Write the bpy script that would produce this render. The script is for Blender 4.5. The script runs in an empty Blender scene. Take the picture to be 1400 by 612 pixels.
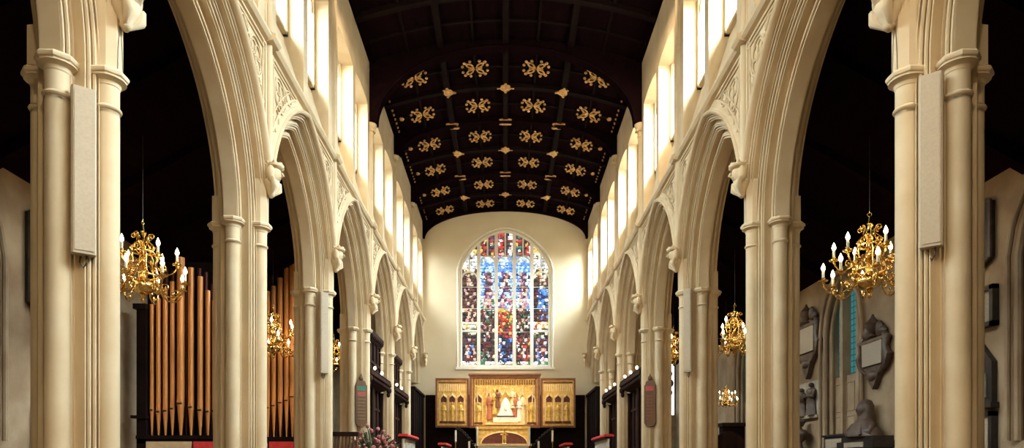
import bpy, math, random
from math import sin, cos, pi, sqrt, acos, radians
from mathutils import Vector, Matrix

random.seed(7)
SC = bpy.context.scene
COL = SC.collection
CH = 1.5                      # camera height above the nave floor
F = 933.0                     # focal length in pixels of the 1400 wide frame
VX, VY = 690.0, 637.0         # vanishing point of the nave


def PX(px, y):                # world x of a pixel column at depth y
    return (px - VX) * y / F


def PZ(py, y):                # world z of a pixel row at depth y
    return CH + (VY - py) * y / F


# ------------------------------------------------------------------ materials
def nodes_of(name):
    m = bpy.data.materials.new(name)
    m.use_nodes = True
    nt = m.node_tree
    b = nt.nodes['Principled BSDF']
    return m, nt, b


def mat_noise(name, c1, c2, scale=4.0, rough=0.7, metal=0.0, bump=0.0, detail=4.0, spec=0.5, stretch=None, contrast=(0.35, 0.7)):
    m, nt, b = nodes_of(name)
    tc = nt.nodes.new('ShaderNodeTexCoord')
    mp = nt.nodes.new('ShaderNodeMapping')
    if stretch:
        mp.inputs['Scale'].default_value = stretch
    nz = nt.nodes.new('ShaderNodeTexNoise')
    nz.inputs['Scale'].default_value = scale
    nz.inputs['Detail'].default_value = detail
    cr = nt.nodes.new('ShaderNodeValToRGB')
    cr.color_ramp.elements[0].position = contrast[0]
    cr.color_ramp.elements[1].position = contrast[1]
    cr.color_ramp.elements[0].color = (*c1, 1)
    cr.color_ramp.elements[1].color = (*c2, 1)
    L = nt.links.new
    L(tc.outputs['Object'], mp.inputs['Vector'])
    L(mp.outputs['Vector'], nz.inputs['Vector'])
    L(nz.outputs['Fac'], cr.inputs['Fac'])
    L(cr.outputs['Color'], b.inputs['Base Color'])
    b.inputs['Roughness'].default_value = rough
    b.inputs['Metallic'].default_value = metal
    b.inputs['Specular IOR Level'].default_value = spec
    if bump:
        bp = nt.nodes.new('ShaderNodeBump')
        bp.inputs['Strength'].default_value = bump
        bp.inputs['Distance'].default_value = 0.02
        L(nz.outputs['Fac'], bp.inputs['Height'])
        L(bp.outputs['Normal'], b.inputs['Normal'])
    return m


def mat_emit(name, color, strength, lead=None, lead_dark=0.12, clear=False):
    m = bpy.data.materials.new(name)
    m.use_nodes = True
    nt = m.node_tree
    nt.nodes.clear()
    out = nt.nodes.new('ShaderNodeOutputMaterial')
    e = nt.nodes.new('ShaderNodeEmission')
    e.inputs['Color'].default_value = (*color, 1)
    e.inputs['Strength'].default_value = strength
    nt.links.new(e.outputs[0], out.inputs['Surface'])
    if lead:
        tc = nt.nodes.new('ShaderNodeTexCoord')
        sep = nt.nodes.new('ShaderNodeSeparateXYZ')
        cmb = nt.nodes.new('ShaderNodeCombineXYZ')
        br = nt.nodes.new('ShaderNodeTexBrick')
        br.offset = 0.0
        br.inputs['Scale'].default_value = 1.0
        br.inputs['Color1'].default_value = (*color, 1)
        br.inputs['Color2'].default_value = (color[0] * .9, color[1] * .92, color[2] * .92, 1)
        br.inputs['Mortar'].default_value = (lead_dark, lead_dark, lead_dark, 1)
        br.inputs['Mortar Size'].default_value = 0.014
        br.inputs['Brick Width'].default_value = lead[0]
        br.inputs['Row Height'].default_value = lead[1]
        nt.links.new(tc.outputs['Object'], sep.inputs[0])
        nt.links.new(sep.outputs['Y'], cmb.inputs['X'])
        nt.links.new(sep.outputs['Z'], cmb.inputs['Y'])
        nt.links.new(cmb.outputs[0], br.inputs['Vector'])
        nt.links.new(br.outputs['Color'], e.inputs['Color'])
        if clear:
            tr = nt.nodes.new('ShaderNodeBsdfTransparent')
            ad = nt.nodes.new('ShaderNodeAddShader')
            ld = nt.nodes.new('ShaderNodeBsdfDiffuse')
            ld.inputs['Color'].default_value = (.05, .05, .05, 1)
            mx = nt.nodes.new('ShaderNodeMixShader')
            nt.links.new(e.outputs[0], ad.inputs[0]); nt.links.new(tr.outputs[0], ad.inputs[1])
            nt.links.new(br.outputs['Fac'], mx.inputs['Fac'])
            nt.links.new(ad.outputs[0], mx.inputs[1]); nt.links.new(ld.outputs[0], mx.inputs[2])
            nt.links.new(mx.outputs[0], out.inputs['Surface'])
    return m


def mat_attr_emit(name, strength):
    m = bpy.data.materials.new(name)
    m.use_nodes = True
    nt = m.node_tree
    nt.nodes.clear()
    out = nt.nodes.new('ShaderNodeOutputMaterial')
    e = nt.nodes.new('ShaderNodeEmission')
    a = nt.nodes.new('ShaderNodeAttribute')
    a.attribute_name = 'Col'
    e.inputs['Strength'].default_value = strength
    nt.links.new(a.outputs['Color'], e.inputs['Color'])
    nt.links.new(e.outputs[0], out.inputs['Surface'])
    return m


EXPOSURE = 0.66
DAY_L, DAY_R = 680.0, 1450.0
M = {}
M['stone'] = mat_noise('pale_limestone', (0.58, 0.45, 0.28), (0.66, 0.54, 0.36), 2.2, 0.85, bump=0.08, detail=6)
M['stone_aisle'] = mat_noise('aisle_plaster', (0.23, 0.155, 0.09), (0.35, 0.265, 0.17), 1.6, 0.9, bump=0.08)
M['plaster'] = mat_noise('east_plaster', (0.62, 0.52, 0.35), (0.66, 0.57, 0.40), 1.0, 0.9)
M['roofwood'] = mat_noise('black_roof_timber', (0.006, 0.0025, 0.003), (0.010, 0.004, 0.005), 6, 0.9, stretch=(1, .2, 1), spec=0.0)
M['ribwood'] = mat_noise('dark_rib_timber', (0.007, 0.0035, 0.0035), (0.011, 0.006, 0.005), 6, 0.8, spec=0.03)
M['gilt'] = mat_noise('gilded_carving', (0.46, 0.19, 0.05), (0.78, 0.52, 0.19), 13, 0.5, 0.15)
M['darkwood'] = mat_noise('dark_oak', (0.016, 0.007, 0.006), (0.040, 0.017, 0.011), 5, 0.7, stretch=(1, 1, .15), spec=0.12)
M['blackwood'] = mat_noise('ebonised_panelling', (0.007, 0.0035, 0.0035), (0.012, 0.006, 0.005), 5, 0.75, spec=0.08)
M['brownwood'] = mat_noise('brown_oak', (0.10, 0.045, 0.018), (0.17, 0.08, 0.03), 6, 0.5, stretch=(1, 1, .15))
M['brass'] = mat_noise('polished_brass', (0.80, 0.52, 0.16), (0.95, 0.70, 0.28), 6, 0.22, 1.0)
M['iron'] = mat_noise('dark_iron', (0.05, 0.045, 0.04), (0.09, 0.08, 0.07), 8, 0.5, 0.6)
M['pipe'] = mat_noise('gilded_pipe_metal', (0.66, 0.27, 0.075), (0.68, 0.29, 0.085), .6, 0.45, 0.3, stretch=(1, 1, .1))
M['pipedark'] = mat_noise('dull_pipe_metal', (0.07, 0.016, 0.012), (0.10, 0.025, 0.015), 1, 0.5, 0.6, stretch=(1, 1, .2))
M['candle'] = mat_noise('ivory_candle', (0.85, 0.80, 0.66), (0.9, 0.86, 0.75), 5, 0.5)
M['speaker'] = mat_noise('cream_speaker_paint', (0.42, 0.34, 0.24), (0.46, 0.38, 0.27), 40, 0.6)
M['red'] = mat_noise('red_cushion', (0.62, 0.03, 0.03), (0.75, 0.06, 0.05), 8, 0.8)
M['white'] = mat_noise('white_paint', (0.72, 0.68, 0.58), (0.8, 0.77, 0.68), 8, 0.6)
M['gold'] = mat_noise('reredos_gold', (0.62, 0.36, 0.07), (0.88, 0.62, 0.20), 7, 0.42, 0.35, bump=0.3)
M['goldpale'] = mat_noise('pale_gilding', (0.85, 0.62, 0.28), (0.92, 0.76, 0.46), 9, 0.5, 0.2)
M['mahogany'] = mat_noise('red_brown_frame', (0.17, 0.05, 0.02), (0.25, 0.08, 0.03), 6, 0.45)
M['maroon'] = mat_noise('maroon_recess', (0.10, 0.022, 0.015), (0.16, 0.04, 0.025), 6, 0.7)
M['robe_white'] = mat_noise('white_robe', (0.82, 0.77, 0.66), (0.9, 0.87, 0.8), 6, 0.7)
M['robe_red'] = mat_noise('russet_robe', (0.42, 0.12, 0.05), (0.55, 0.20, 0.09), 6, 0.7)
M['marble'] = mat_noise('grey_marble', (0.30, 0.27, 0.22), (0.46, 0.42, 0.35), 5, 0.5)
M['marble_dark'] = mat_noise('dark_brown_marble', (0.045, 0.028, 0.020), (0.11, 0.07, 0.048), 6, 0.5)
M['marble_black'] = mat_noise('black_marble', (0.012, 0.01, 0.01), (0.03, 0.025, 0.02), 6, 0.4)
M['inscribed'] = mat_noise('weathered_inscription', (0.22, 0.18, 0.13), (0.48, 0.42, 0.33), 38, 0.7, stretch=(1, 1, 5))
M['blossom'] = mat_noise('pink_blossom', (0.30, 0.05, 0.06), (0.62, 0.30, 0.30), 14, 0.8)
M['leaf'] = mat_noise('green_leaf', (0.03, 0.06, 0.02), (0.10, 0.13, 0.04), 9, 0.7)
M['floor'] = mat_noise('stone_flags', (0.17, 0.10, 0.05), (0.23, 0.14, 0.075), 1.5, 0.7)
M['green'] = mat_noise('green_enamel', (0.03, 0.16, 0.09), (0.05, 0.22, 0.13), 8, 0.6)
M['brassline'] = mat_noise('faded_gilt_lettering', (0.16, 0.09, 0.035), (0.26, 0.16, 0.07), 30, 0.6)
M['redband'] = mat_noise('red_enamel', (0.40, 0.05, 0.04), (0.48, 0.08, 0.06), 8, 0.6)
M['tapestry'] = mat_noise('cream_panel', (0.50, 0.36, 0.20), (0.62, 0.48, 0.30), 6, 0.8)
M['flower_teal'] = mat_emit('teal_glass', (0.10, 0.55, 0.55), 0.22, lead=(0.16, 0.16))
M['glass_left'] = mat_emit('bright_leaded_glass', (1.0, 1.0, 0.96), 1.0, lead=(0.19, 0.24), clear=True)
M['glass_right'] = mat_emit('sunlit_leaded_glass', (0.92, 1.0, 0.98), 1.6, lead=(0.19, 0.24), clear=True)
M['glass_far'] = mat_emit('aisle_end_glass', (1.0, 0.97, 0.9), 1.6)
M['stained'] = mat_attr_emit('stained_glass', 1.0)
M['bulb'] = mat_emit('lit_candle_bulb', (1.0, 0.72, 0.36), 22.0)
M['lamp'] = mat_emit('lit_stall_lamp', (1.0, 0.75, 0.42), 14.0)


# ------------------------------------------------------------------ mesh builder
class MB:
    def __init__(s):
        s.v, s.f, s.m, s.c = [], [], [], []

    def quad(s, pts, mi=0, col=None):
        n = len(s.v)
        s.v += [tuple(p) for p in pts]
        s.f.append(tuple(range(n, n + len(pts))))
        s.m.append(mi)
        s.c.append(col)

    def box(s, x0, x1, y0, y1, z0, z1, mi=0):
        n = len(s.v)
        s.v += [(x0, y0, z0), (x1, y0, z0), (x1, y1, z0), (x0, y1, z0), (x0, y0, z1), (x1, y0, z1), (x1, y1, z1), (x0, y1, z1)]
        for q in ((0, 3, 2, 1), (4, 5, 6, 7), (0, 1, 5, 4), (1, 2, 6, 5), (2, 3, 7, 6), (3, 0, 4, 7)):
            s.f.append(tuple(n + i for i in q)); s.m.append(mi); s.c.append(None)

    def grid(s, rows, mi=0, closed=False, caps=False):
        """rows: list of equal-length point lists"""
        n = len(s.v); k = len(rows[0])
        for r in rows:
            s.v += [tuple(p) for p in r]
        for i in range(len(rows) - 1):
            for j in range(k if closed else k - 1):
                a = n + i * k + j; b = n + i * k + (j + 1) % k
                s.f.append((a, b, b + k, a + k)); s.m.append(mi); s.c.append(None)
        if caps:
            s.f.append(tuple(n + j for j in reversed(range(k)))); s.m.append(mi); s.c.append(None)
            s.f.append(tuple(n + (len(rows) - 1) * k + j for j in range(k))); s.m.append(mi); s.c.append(None)

    def lathe(s, prof, cx=0, cy=0, cz=0, n=16, mi=0, rot=0.0, sx=1.0, sy=1.0):
        rows = []
        for r, z in prof:
            r = max(r, 1e-4)
            rows.append([(cx + sx * r * cos(rot + 2 * pi * i / n), cy + sy * r * sin(rot + 2 * pi * i / n), cz + z) for i in range(n)])
        s.grid(rows, mi, closed=True, caps=True)

    def tube(s, pts, r, n=6, mi=0):
        pts = [Vector(p) for p in pts]
        rows = []
        up = Vector((0, 0, 1))
        prev = None
        for i, p in enumerate(pts):
            t = (pts[min(i + 1, len(pts) - 1)] - pts[max(i - 1, 0)])
            if t.length < 1e-9:
                t = Vector((0, 0, 1))
            t.normalize()
            if prev is None:
                a = t.cross(up)
                if a.length < .05:
                    a = t.cross(Vector((1, 0, 0)))
            else:
                a = prev - t * prev.dot(t)
                if a.length < 1e-6:
                    a = t.cross(up)
            a.normalize(); prev = a
            b = t.cross(a)
            rr = r[i] if isinstance(r, (list, tuple)) else r
            rows.append([p + (a * cos(2 * pi * k / n) + b * sin(2 * pi * k / n)) * rr for k in range(n)])
        s.grid(rows, mi, closed=True, caps=True)

    def ball(s, c, r, n=8, m=6, mi=0):
        if not isinstance(r, (list, tuple)):
            r = (r, r, r)
        rows = []
        for i in range(m + 1):
            th = -pi / 2 + pi * i / m
            cr = max(cos(th), 1e-3)
            rows.append([(c[0] + r[0] * cr * cos(2 * pi * k / n), c[1] + r[1] * cr * sin(2 * pi * k / n), c[2] + r[2] * sin(th)) for k in range(n)])
        s.grid(rows, mi, closed=True, caps=True)

    def prism(s, poly, axis, a0, a1, mi=0):
        """poly 2D points; axis 'x','y','z' is the extrusion axis"""
        def P(p, a):
            return {'x': (a, p[0], p[1]), 'y': (p[0], a, p[1]), 'z': (p[0], p[1], a)}[axis]
        s.grid([[P(p, a0) for p in poly], [P(p, a1) for p in poly]], mi, closed=True, caps=True)

    def xf(s, mat, start=0):
        for i in range(start, len(s.v)):
            s.v[i] = tuple(mat @ Vector(s.v[i]))

    def build(s, name, mats, parent=None, smooth=None, loc=None):
        me = bpy.data.meshes.new(name)
        me.from_pydata(s.v, [], s.f)
        if not isinstance(mats, (list, tuple)):
            mats = [mats]
        for mm in mats:
            me.materials.append(mm)
        me.polygons.foreach_set('material_index', s.m)
        if any(c is not None for c in s.c):
            at = me.color_attributes.new('Col', 'FLOAT_COLOR', 'CORNER')
            for p, c in zip(me.polygons, s.c):
                c = c or (0, 0, 0)
                for li in p.loop_indices:
                    at.data[li].color = (c[0], c[1], c[2], 1)
        me.validate()
        import bmesh
        bm = bmesh.new(); bm.from_mesh(me)
        bmesh.ops.recalc_face_normals(bm, faces=bm.faces)
        bm.to_mesh(me); bm.free()
        if smooth:
            me.shade_smooth()
            me.set_sharp_from_angle(angle=radians(smooth))
        o = bpy.data.objects.new(name, me)
        COL.objects.link(o)
        if parent:
            o.parent = parent
        if loc:
            o.location = loc
        return o


def empty(name, loc=(0, 0, 0), rz=0.0):
    o = bpy.data.objects.new(name, None)
    o.empty_display_size = 0.2
    COL.objects.link(o)
    o.location = loc
    o.rotation_euler = (0, 0, rz)
    return o


def tag(o, label, cat, group=None, kind=None):
    o['label'] = label
    o['category'] = cat
    if group:
        o['group'] = group
    if kind:
        o['kind'] = kind
    return o


CHILD = {}


def kids(o):
    return [c for c in COL.objects if c.parent == o]


def copy_tree(o, parent=None):
    c = o.copy()
    COL.objects.link(c)
    if parent:
        c.parent = parent
    for ch in list(kids(o)):
        copy_tree(ch, c)
    return c


def structure(o, label, cat):
    return tag(o, label, cat, kind='structure')


# ------------------------------------------------------------------ key dimensions (heights h are above the camera)
XC = 4.7                         # arcade centre line
XF = 4.2                         # nave face of the arcade wall
B = 4.6
P = [2.8 + B * i for i in range(8)]      # P[1]..P[6] carry pillars; P[7] meets the east wall
YE = 34.85                       # east wall face
YW = -6.0                        # west end
XA = 9.0                         # aisle wall face
H = lambda h: h + CH
SPR = 4.25
STR = 7.42
R0, OFF = 2.725, 0.815
TOP = 12.75


def ceil_h(x):
    return 13.15 - 0.04 * x * x


# ------------------------------------------------------------------ arch moulding
def diag_profile():
    """half profile from soffit edge to the wall face: (s, r)"""
    a = Vector((0.11, 0.0)); b = Vector((0.5, 0.43))
    d = b - a; L = d.length; d.normalize(); n = Vector((d.y, -d.x))  # n points out into the opening
    out = []

    def P_(t, o):
        q = a + d * (t * L) + n * o
        out.append((q.x, q.y))

    def roll(t0, t1, h, k=5):
        for i in range(k + 1):
            u = i / k
            P_(t0 + (t1 - t0) * u, h * sin(pi * u))
    P_(0, 0)
    roll(0.005, 0.065, 0.016, 4)
    P_(0.07, -0.045); P_(0.085, -0.045)
    roll(0.09, 0.15, 0.012, 4)
    P_(0.155, -0.03)
    roll(0.17, 0.36, -0.13, 7)
    P_(0.37, 0.012); P_(0.39, 0.012); P_(0.395, -0.05); P_(0.415, -0.05)
    roll(0.42, 0.48, 0.014, 4)
    P_(0.485, -0.055); P_(0.505, -0.055)
    roll(0.51, 0.57, 0.014, 4)
    P_(0.575, -0.05); P_(0.595, -0.05); P_(0.60, 0.01); P_(0.615, 0.01)
    roll(0.62, 0.79, -0.12, 7)
    P_(0.80, 0.01); P_(0.815, 0.01); P_(0.82, -0.05); P_(0.84, -0.05)
    roll(0.845, 0.905, 0.014, 4)
    P_(0.91, -0.05); P_(0.93, -0.05)
    roll(0.935, 0.985, 0.008, 4)
    P_(0.99, -0.02); P_(1.0, 0)
    return out


HALF = diag_profile()
AS = 0.86                        # the aisle side of the wall is a little thinner


def arch_pt(mid, r, t, right):
    R = R0 + r
    th = t * acos(OFF / R)
    y = R * cos(th) - OFF
    return (mid + y if right else mid - y), SPR + R * sin(th)


def build_arch(side, mid, parent, name='arch_moulding'):
    prof = [(0.5, 0.45)] + [(s, r) for s, r in reversed(HALF)]
    prof += [(-s * AS, r) for s, r in HALF] + [(-0.5 * AS, 0.45)]
    N = 22
    stations = [(i / N, False) for i in range(N + 1)] + [((N - i) / N, True) for i in range(1, N + 1)]
    rows = []
    for t, right in stations:
        row = []
        for s, r in prof:
            y, h = arch_pt(mid, max(r, 0.0), t, right)
            row.append((side * (XC - s), y, H(h)))
        rows.append(row)
    mb = MB(); mb.grid(rows)
    return mb.build(name, M['stone'], parent, smooth=32)


def clip_t(r):
    R = R0 + r
    c = min(1.0, (B / 2 + OFF) / R)
    return acos(c) / acos(OFF / R)


def build_hood(side, mid, parent):
    prof = [(0.5, 0.43), (0.56, 0.43), (0.60, 0.455), (0.61, 0.485), (0.585, 0.505), (0.56, 0.51), (0.55, 0.53), (0.5, 0.56)]
    N = 20
    rows = []
    for half in (False, True):
        for i in range(N + 1):
            if half and i == 0:
                continue
            u = i / N
            row = []
            for s, r in prof:
                t0 = clip_t(r)
                t = t0 + (1 - t0) * (u if not half else 1 - u)
                y, h = arch_pt(mid, r, t, half)
                row.append((side * (XC - s), y, H(h)))
            rows.append(row)
    mb = MB(); mb.grid(rows)
    return mb.build('hood_mould', M['stone'], parent, smooth=40)


def build_corbel(side, y, parent):
    """carved stop at the foot of the hood moulds: a crowned head with drapery"""
    mb = MB()
    x = side * 4.10
    z = H(5.12)
    mb.ball((x, y, z), (0.115, 0.105, 0.14), 10, 8)
    mb.ball((x - side * .07, y, z - .01), (0.05, 0.06, 0.08), 8, 6)
    mb.ball((x - side * .03, y, z + .115), (0.13, 0.135, 0.055), 10, 5)
    for k in range(6):
        a = 2 * pi * k / 6
        mb.ball((x + .10 * cos(a), y + .11 * sin(a), z + .15), 0.035, 6, 4)
    for sgn in (-1, 1):
        mb.ball((x, y + sgn * .11, z - .02), (0.06, 0.045, 0.12), 8, 6)
    mb.lathe([(.02, -.34), (.055, -.30), (.05, -.27), (.09, -.20), (.12, -.11), (.10, -.08)], x + side * .03, y, z, 10)
    for sgn in (-1, 1):
        mb.tube([(x + side * .03, y + sgn * .03, z - .30), (x - side * .05, y + sgn * .10, z - .20), (x - side * .04, y + sgn * .14, z - .08)], [.02, .045, .03], 6)
    mb.tube([(x - side * .12, y, z + .02), (x - side * .15, y, z - .03), (x - side * .115, y, z - .04)], .018, 5)
    mb.xf(Matrix.Translation((x, y, z)) @ Matrix.Diagonal((1.25, 1.25, 1.2, 1)) @ Matrix.Translation((-x, -y, -z)))
    return mb.build('carved_corbel', M['stone'], parent, smooth=60)


def build_wall_shaft(side, y, top, parent):
    mb = MB()
    x = side * 4.19
    mb.lathe([(0.075, H(5.2)), (0.075, H(top - .42)), (0.10, H(top - .40)), (0.10, H(top - .36)), (0.08, H(top - .34)), (0.11, H(top - .2)), (0.17, H(top - .1)),
              (0.19, H(top - .07)), (0.19, H(top))], x, y, 0, 10)
    for s in (-1, 1):
        mb.lathe([(0.03, H(5.25)), (0.03, H(top - .3))], side * 4.2, y + s * .12, 0, 8)
    for k in range(7):
        a = 2 * pi * k / 7
        mb.ball((x + .125 * cos(a), y + .125 * sin(a), H(top - .2)), 0.055, 6, 5)
    return mb.build('wall_shaft', M['stone'], parent, smooth=40)


def build_spandrel(side, i, parent):
    """raised tracery in the two half spandrels of bay i"""
    mb = MB()
    mid = (P[i] + P[i + 1]) / 2
    x = side * (XF - .015)
    for half in (False, True):
        yy = P[i + 1] if half else P[i]
        sg = -1 if half else 1
        for r, rad in ((0.66, .028), (0.80, .018)):
            pts = []
            for k in range(13):
                t0 = clip_t(r)
                t = t0 + (0.92 - t0) * k / 12
                y, h = arch_pt(mid, r, t, half)
                if abs(y - yy) < .14 or h > STR - .14:
                    continue
                pts.append((x, y, H(h)))
            if len(pts) > 1:
                mb.tube(pts, rad, 5)
        for o, rad in ((.16, .028), (.26, .018)):
            mb.tube([(x, yy + sg * o, H(5.75 + o)), (x, yy + sg * o, H(STR - .1))], rad, 5)
        for o, rad in ((.10, .028), (.20, .018)):
            mb.tube([(x, yy + sg * .16, H(STR - o)), (x, yy + sg * (1.75 - o * 1.5), H(STR - o))], rad, 5)
        # quatrefoil and dagger
        cy, cz = yy + sg * .62, H(STR - .58)
        for k in range(4):
            a = pi / 4 + k * pi / 2
            c = (cy + .13 * cos(a), cz + .13 * sin(a))
            mb.tube([(x, c[0] + .12 * cos(2 * pi * j / 10), c[1] + .12 * sin(2 * pi * j / 10)) for j in range(11)], .017, 5)
        mb.tube([(x, cy + .30 * cos(2 * pi * j / 16), cz + .30 * sin(2 * pi * j / 16)) for j in range(17)], .022, 5)
        cy, cz = yy + sg * .42, H(STR - 1.15)
        mb.tube([(x, cy + .13 * cos(2 * pi * j / 12), cz + .22 * sin(2 * pi * j / 12)) for j in range(13)], .018, 5)
        cy, cz = yy + sg * 1.12, H(STR - .36)
        mb.tube([(x, cy + .17 * cos(2 * pi * j / 12), cz + .12 * sin(2 * pi * j / 12)) for j in range(13)], .018, 5)
    return mb.build('spandrel_tracery', M['stone'], parent, smooth=60)


WIN = [(0.45, 2.15), (2.45, 4.15)]
SILL_F, SILL_G, XG, HEAD = STR + .1, 8.9, 4.66, 11.0
win_count = [1]


def build_nave_wall(side):
    mb = MB()
    S = side
    ystart = YW
    X0, X1 = S * XF, S * (XC + .5 * AS)
    first = 0
    # plain wall behind the first arch
    mb.box(min(X0, X1), max(X0, X1), ystart, P[0] + .02, 0, H(STR))
    for i in range(0, 7):
        mid = (P[i] + P[i + 1]) / 2
        for X in (X0, X1):
            for half in (False, True):
                r = 0.44; t0 = clip_t(r); N = 16
                pts = []
                for k in range(N + 1):
                    t = t0 + (1 - t0) * k / N
                    y, h = arch_pt(mid, r, t, half)
                    y = max(min(y, YE), ystart)
                    pts.append((y, h))
                for a, b in zip(pts, pts[1:]):
                    mb.quad([(X, a[0], H(a[1])), (X, b[0], H(b[1])), (X, b[0], H(STR)), (X, a[0], H(STR))])
    # clerestory: piers, sills and heads, bays from behind the camera to the east wall
    nb = -2
    while P[0] + B * nb > ystart:
        nb -= 1
    lo, hi = min(X0, X1), max(X0, X1)
    for i in range(-1, 7):
        y0 = P[0] + B * i
        mb.box(lo, hi, y0 - .45, y0 + .45, H(STR), H(TOP))
        mb.box(lo, hi, y0 + 2.15, y0 + 2.45, H(STR), H(TOP))
        for a, b in WIN:
            a, b = y0 + a, y0 + b
            prof = [(X0, H(STR)), (X0, H(SILL_F)), (S * (XG - .04), H(SILL_G)), (X1, H(SILL_G)), (X1, H(STR))]
            mb.prism(prof, 'y', a, b)
            # segmental head
            n = 10
            poly = [(a, H(TOP)), (a, H(HEAD))]
            for k in range(1, n):
                u = k / n
                poly.append((a + (b - a) * u, H(HEAD + .10 * (1 - abs(2 * u - 1) ** 2.4))))
            poly += [(b, H(HEAD)), (b, H(TOP))]
            # split into quads for a clean soffit
            bot = poly[1:-1]
            for p, q in zip(bot, bot[1:]):
                mb.quad([(X0, p[0], p[1]), (X0, q[0], q[1]), (X0, q[0], H(TOP)), (X0, p[0], H(TOP))])
                mb.quad([(X1, p[0], p[1]), (X1, q[0], q[1]), (X1, q[0], H(TOP)), (X1, p[0], H(TOP))])
                mb.quad([(X0, p[0], p[1]), (X0, q[0], q[1]), (X1, q[0], q[1]), (X1, p[0], p[1])])
    mb.box(lo, hi, P[7] - .45, YE + .2, H(STR), H(TOP))
    mb.box(lo, hi, YW, P[0] - B - .45, H(STR), H(TOP))
    nm = 'wall_left' if side < 0 else 'wall_right'
    w = mb.build(nm, M['stone'], smooth=30)
    structure(w, 'cream stone arcade wall of pointed arches along the %s of the nave' % ('left side' if side < 0 else 'right side'), 'wall')
    # string course
    sc = MB()
    prof = [(S * 4.22, H(STR - .04)), (S * 4.12, H(STR - .02)), (S * 4.07, H(STR + .03)), (S * 4.07, H(STR + .08)), (S * 4.12, H(STR + .10)), (S * 4.22, H(STR + .18))]
    sc.prism(prof, 'y', YW, YE)
    for i in range(1, 7):
        sc.prism([(p[0] - S * .07, p[1]) for p in prof], 'y', P[i] - .16, P[i] + .16)
    sc.build('string_course', M['stone'], w, smooth=30)
    for i in range(0, 7):
        mid = (P[i] + P[i + 1]) / 2
        build_arch(S, mid, w)
        build_hood(S, mid, w)
        build_spandrel(S, i, w)
    for i in range(1, 7):
        build_corbel(S, P[i], w)
        build_wall_shaft(S, P[i], 10.6 if i == 4 else (11.7 if i > 4 else 12.3), w)
    # windows
    for i in range(-1, 7):
        y0 = P[0] + B * i
        for wi, (a, b) in enumerate(WIN):
            a, b = y0 + a, y0 + b
            g = MB()
            n = 10
            pts = [(a, H(HEAD))] + [(a + (b - a) * k / n, H(HEAD + .10 * (1 - abs(2 * k / n - 1) ** 2.4))) for k in range(1, n)] + [(b, H(HEAD))]
            for p, q in zip(pts, pts[1:]):
                g.quad([(S * XG, p[0], H(SILL_G)), (S * XG, q[0], H(SILL_G)), (S * XG, q[0], q[1]), (S * XG, p[0], p[1])])
            wo = g.build('window_%d' % win_count[0], M['glass_left'] if S < 0 else M['glass_right'])
            win_count[0] += 1
            structure(wo, 'clerestory window, %s of pair %d counted from behind the viewer, high %s' % (('nearer', 'farther')[wi], i + 2, 'on the left nave wall' if S < 0 else 'on the right nave wall'), 'window')
            f = MB()
            xi = S * (XG - .03); xo = S * (XG - .14)
            l2, h2 = min(xi, xo), max(xi, xo)
            f.box(l2, h2, a, a + .09, H(SILL_G), H(HEAD))
            f.box(l2, h2, b - .09, b, H(SILL_G), H(HEAD))
            f.box(l2, h2, a, b, H(SILL_G), H(SILL_G + .07))
            m_ = (a + b) / 2
            f.box(l2, h2, m_ - .05, m_ + .05, H(SILL_G), H(HEAD + .09))
            for c0, c1 in ((a + .09, m_ - .05), (m_ + .05, b - .09)):
                cc = (c0 + c1) / 2; rr = (c1 - c0) / 2
                f.tube([(S * (XG - .08), cc + rr * cos(pi * k / 10), H(HEAD - .35) + rr * 1.1 * sin(pi * k / 10)) for k in range(11)], .035, 6)
            f.build('window_frame', M['stone'], wo)
            dl = bpy.data.lights.new('daylight', 'AREA')
            dl.shape = 'RECTANGLE'; dl.size = 1.7; dl.size_y = 2.2
            dl.energy = DAY_L if S < 0 else DAY_R
            dl.color = (0.80, 0.95, 1.0)
            do = bpy.data.objects.new('daylight', dl); COL.objects.link(do)
            do.location = (S * 7.0, m_, H(12.0))
            do.rotation_euler = (Vector((-S * 2.0, m_, H(3.5))) - do.location).to_track_quat('-Z', 'Y').to_euler()
    return w


WL = build_nave_wall(-1)
WR = build_nave_wall(1)

# ------------------------------------------------------------------ pillars
def cap_prof():
    return [(0.118, -.46), (0.118, -.17), (0.126, -.155), (0.126, -.145), (0.135, -.125), (0.165, -.10), (0.185, -.092), (0.185, -.08)]


def abacus_prof():
    return [(0.18, -.092), (0.19, -.07), (0.203, -.06), (0.21, -.045), (0.21, -.025), (0.20, -.012), (0.19, 0.0)]


SH = {'nave': (0.365, 0), 'aisle': (-0.33, 0), 'near': (0, -0.276), 'far': (0, 0.276)}


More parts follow.
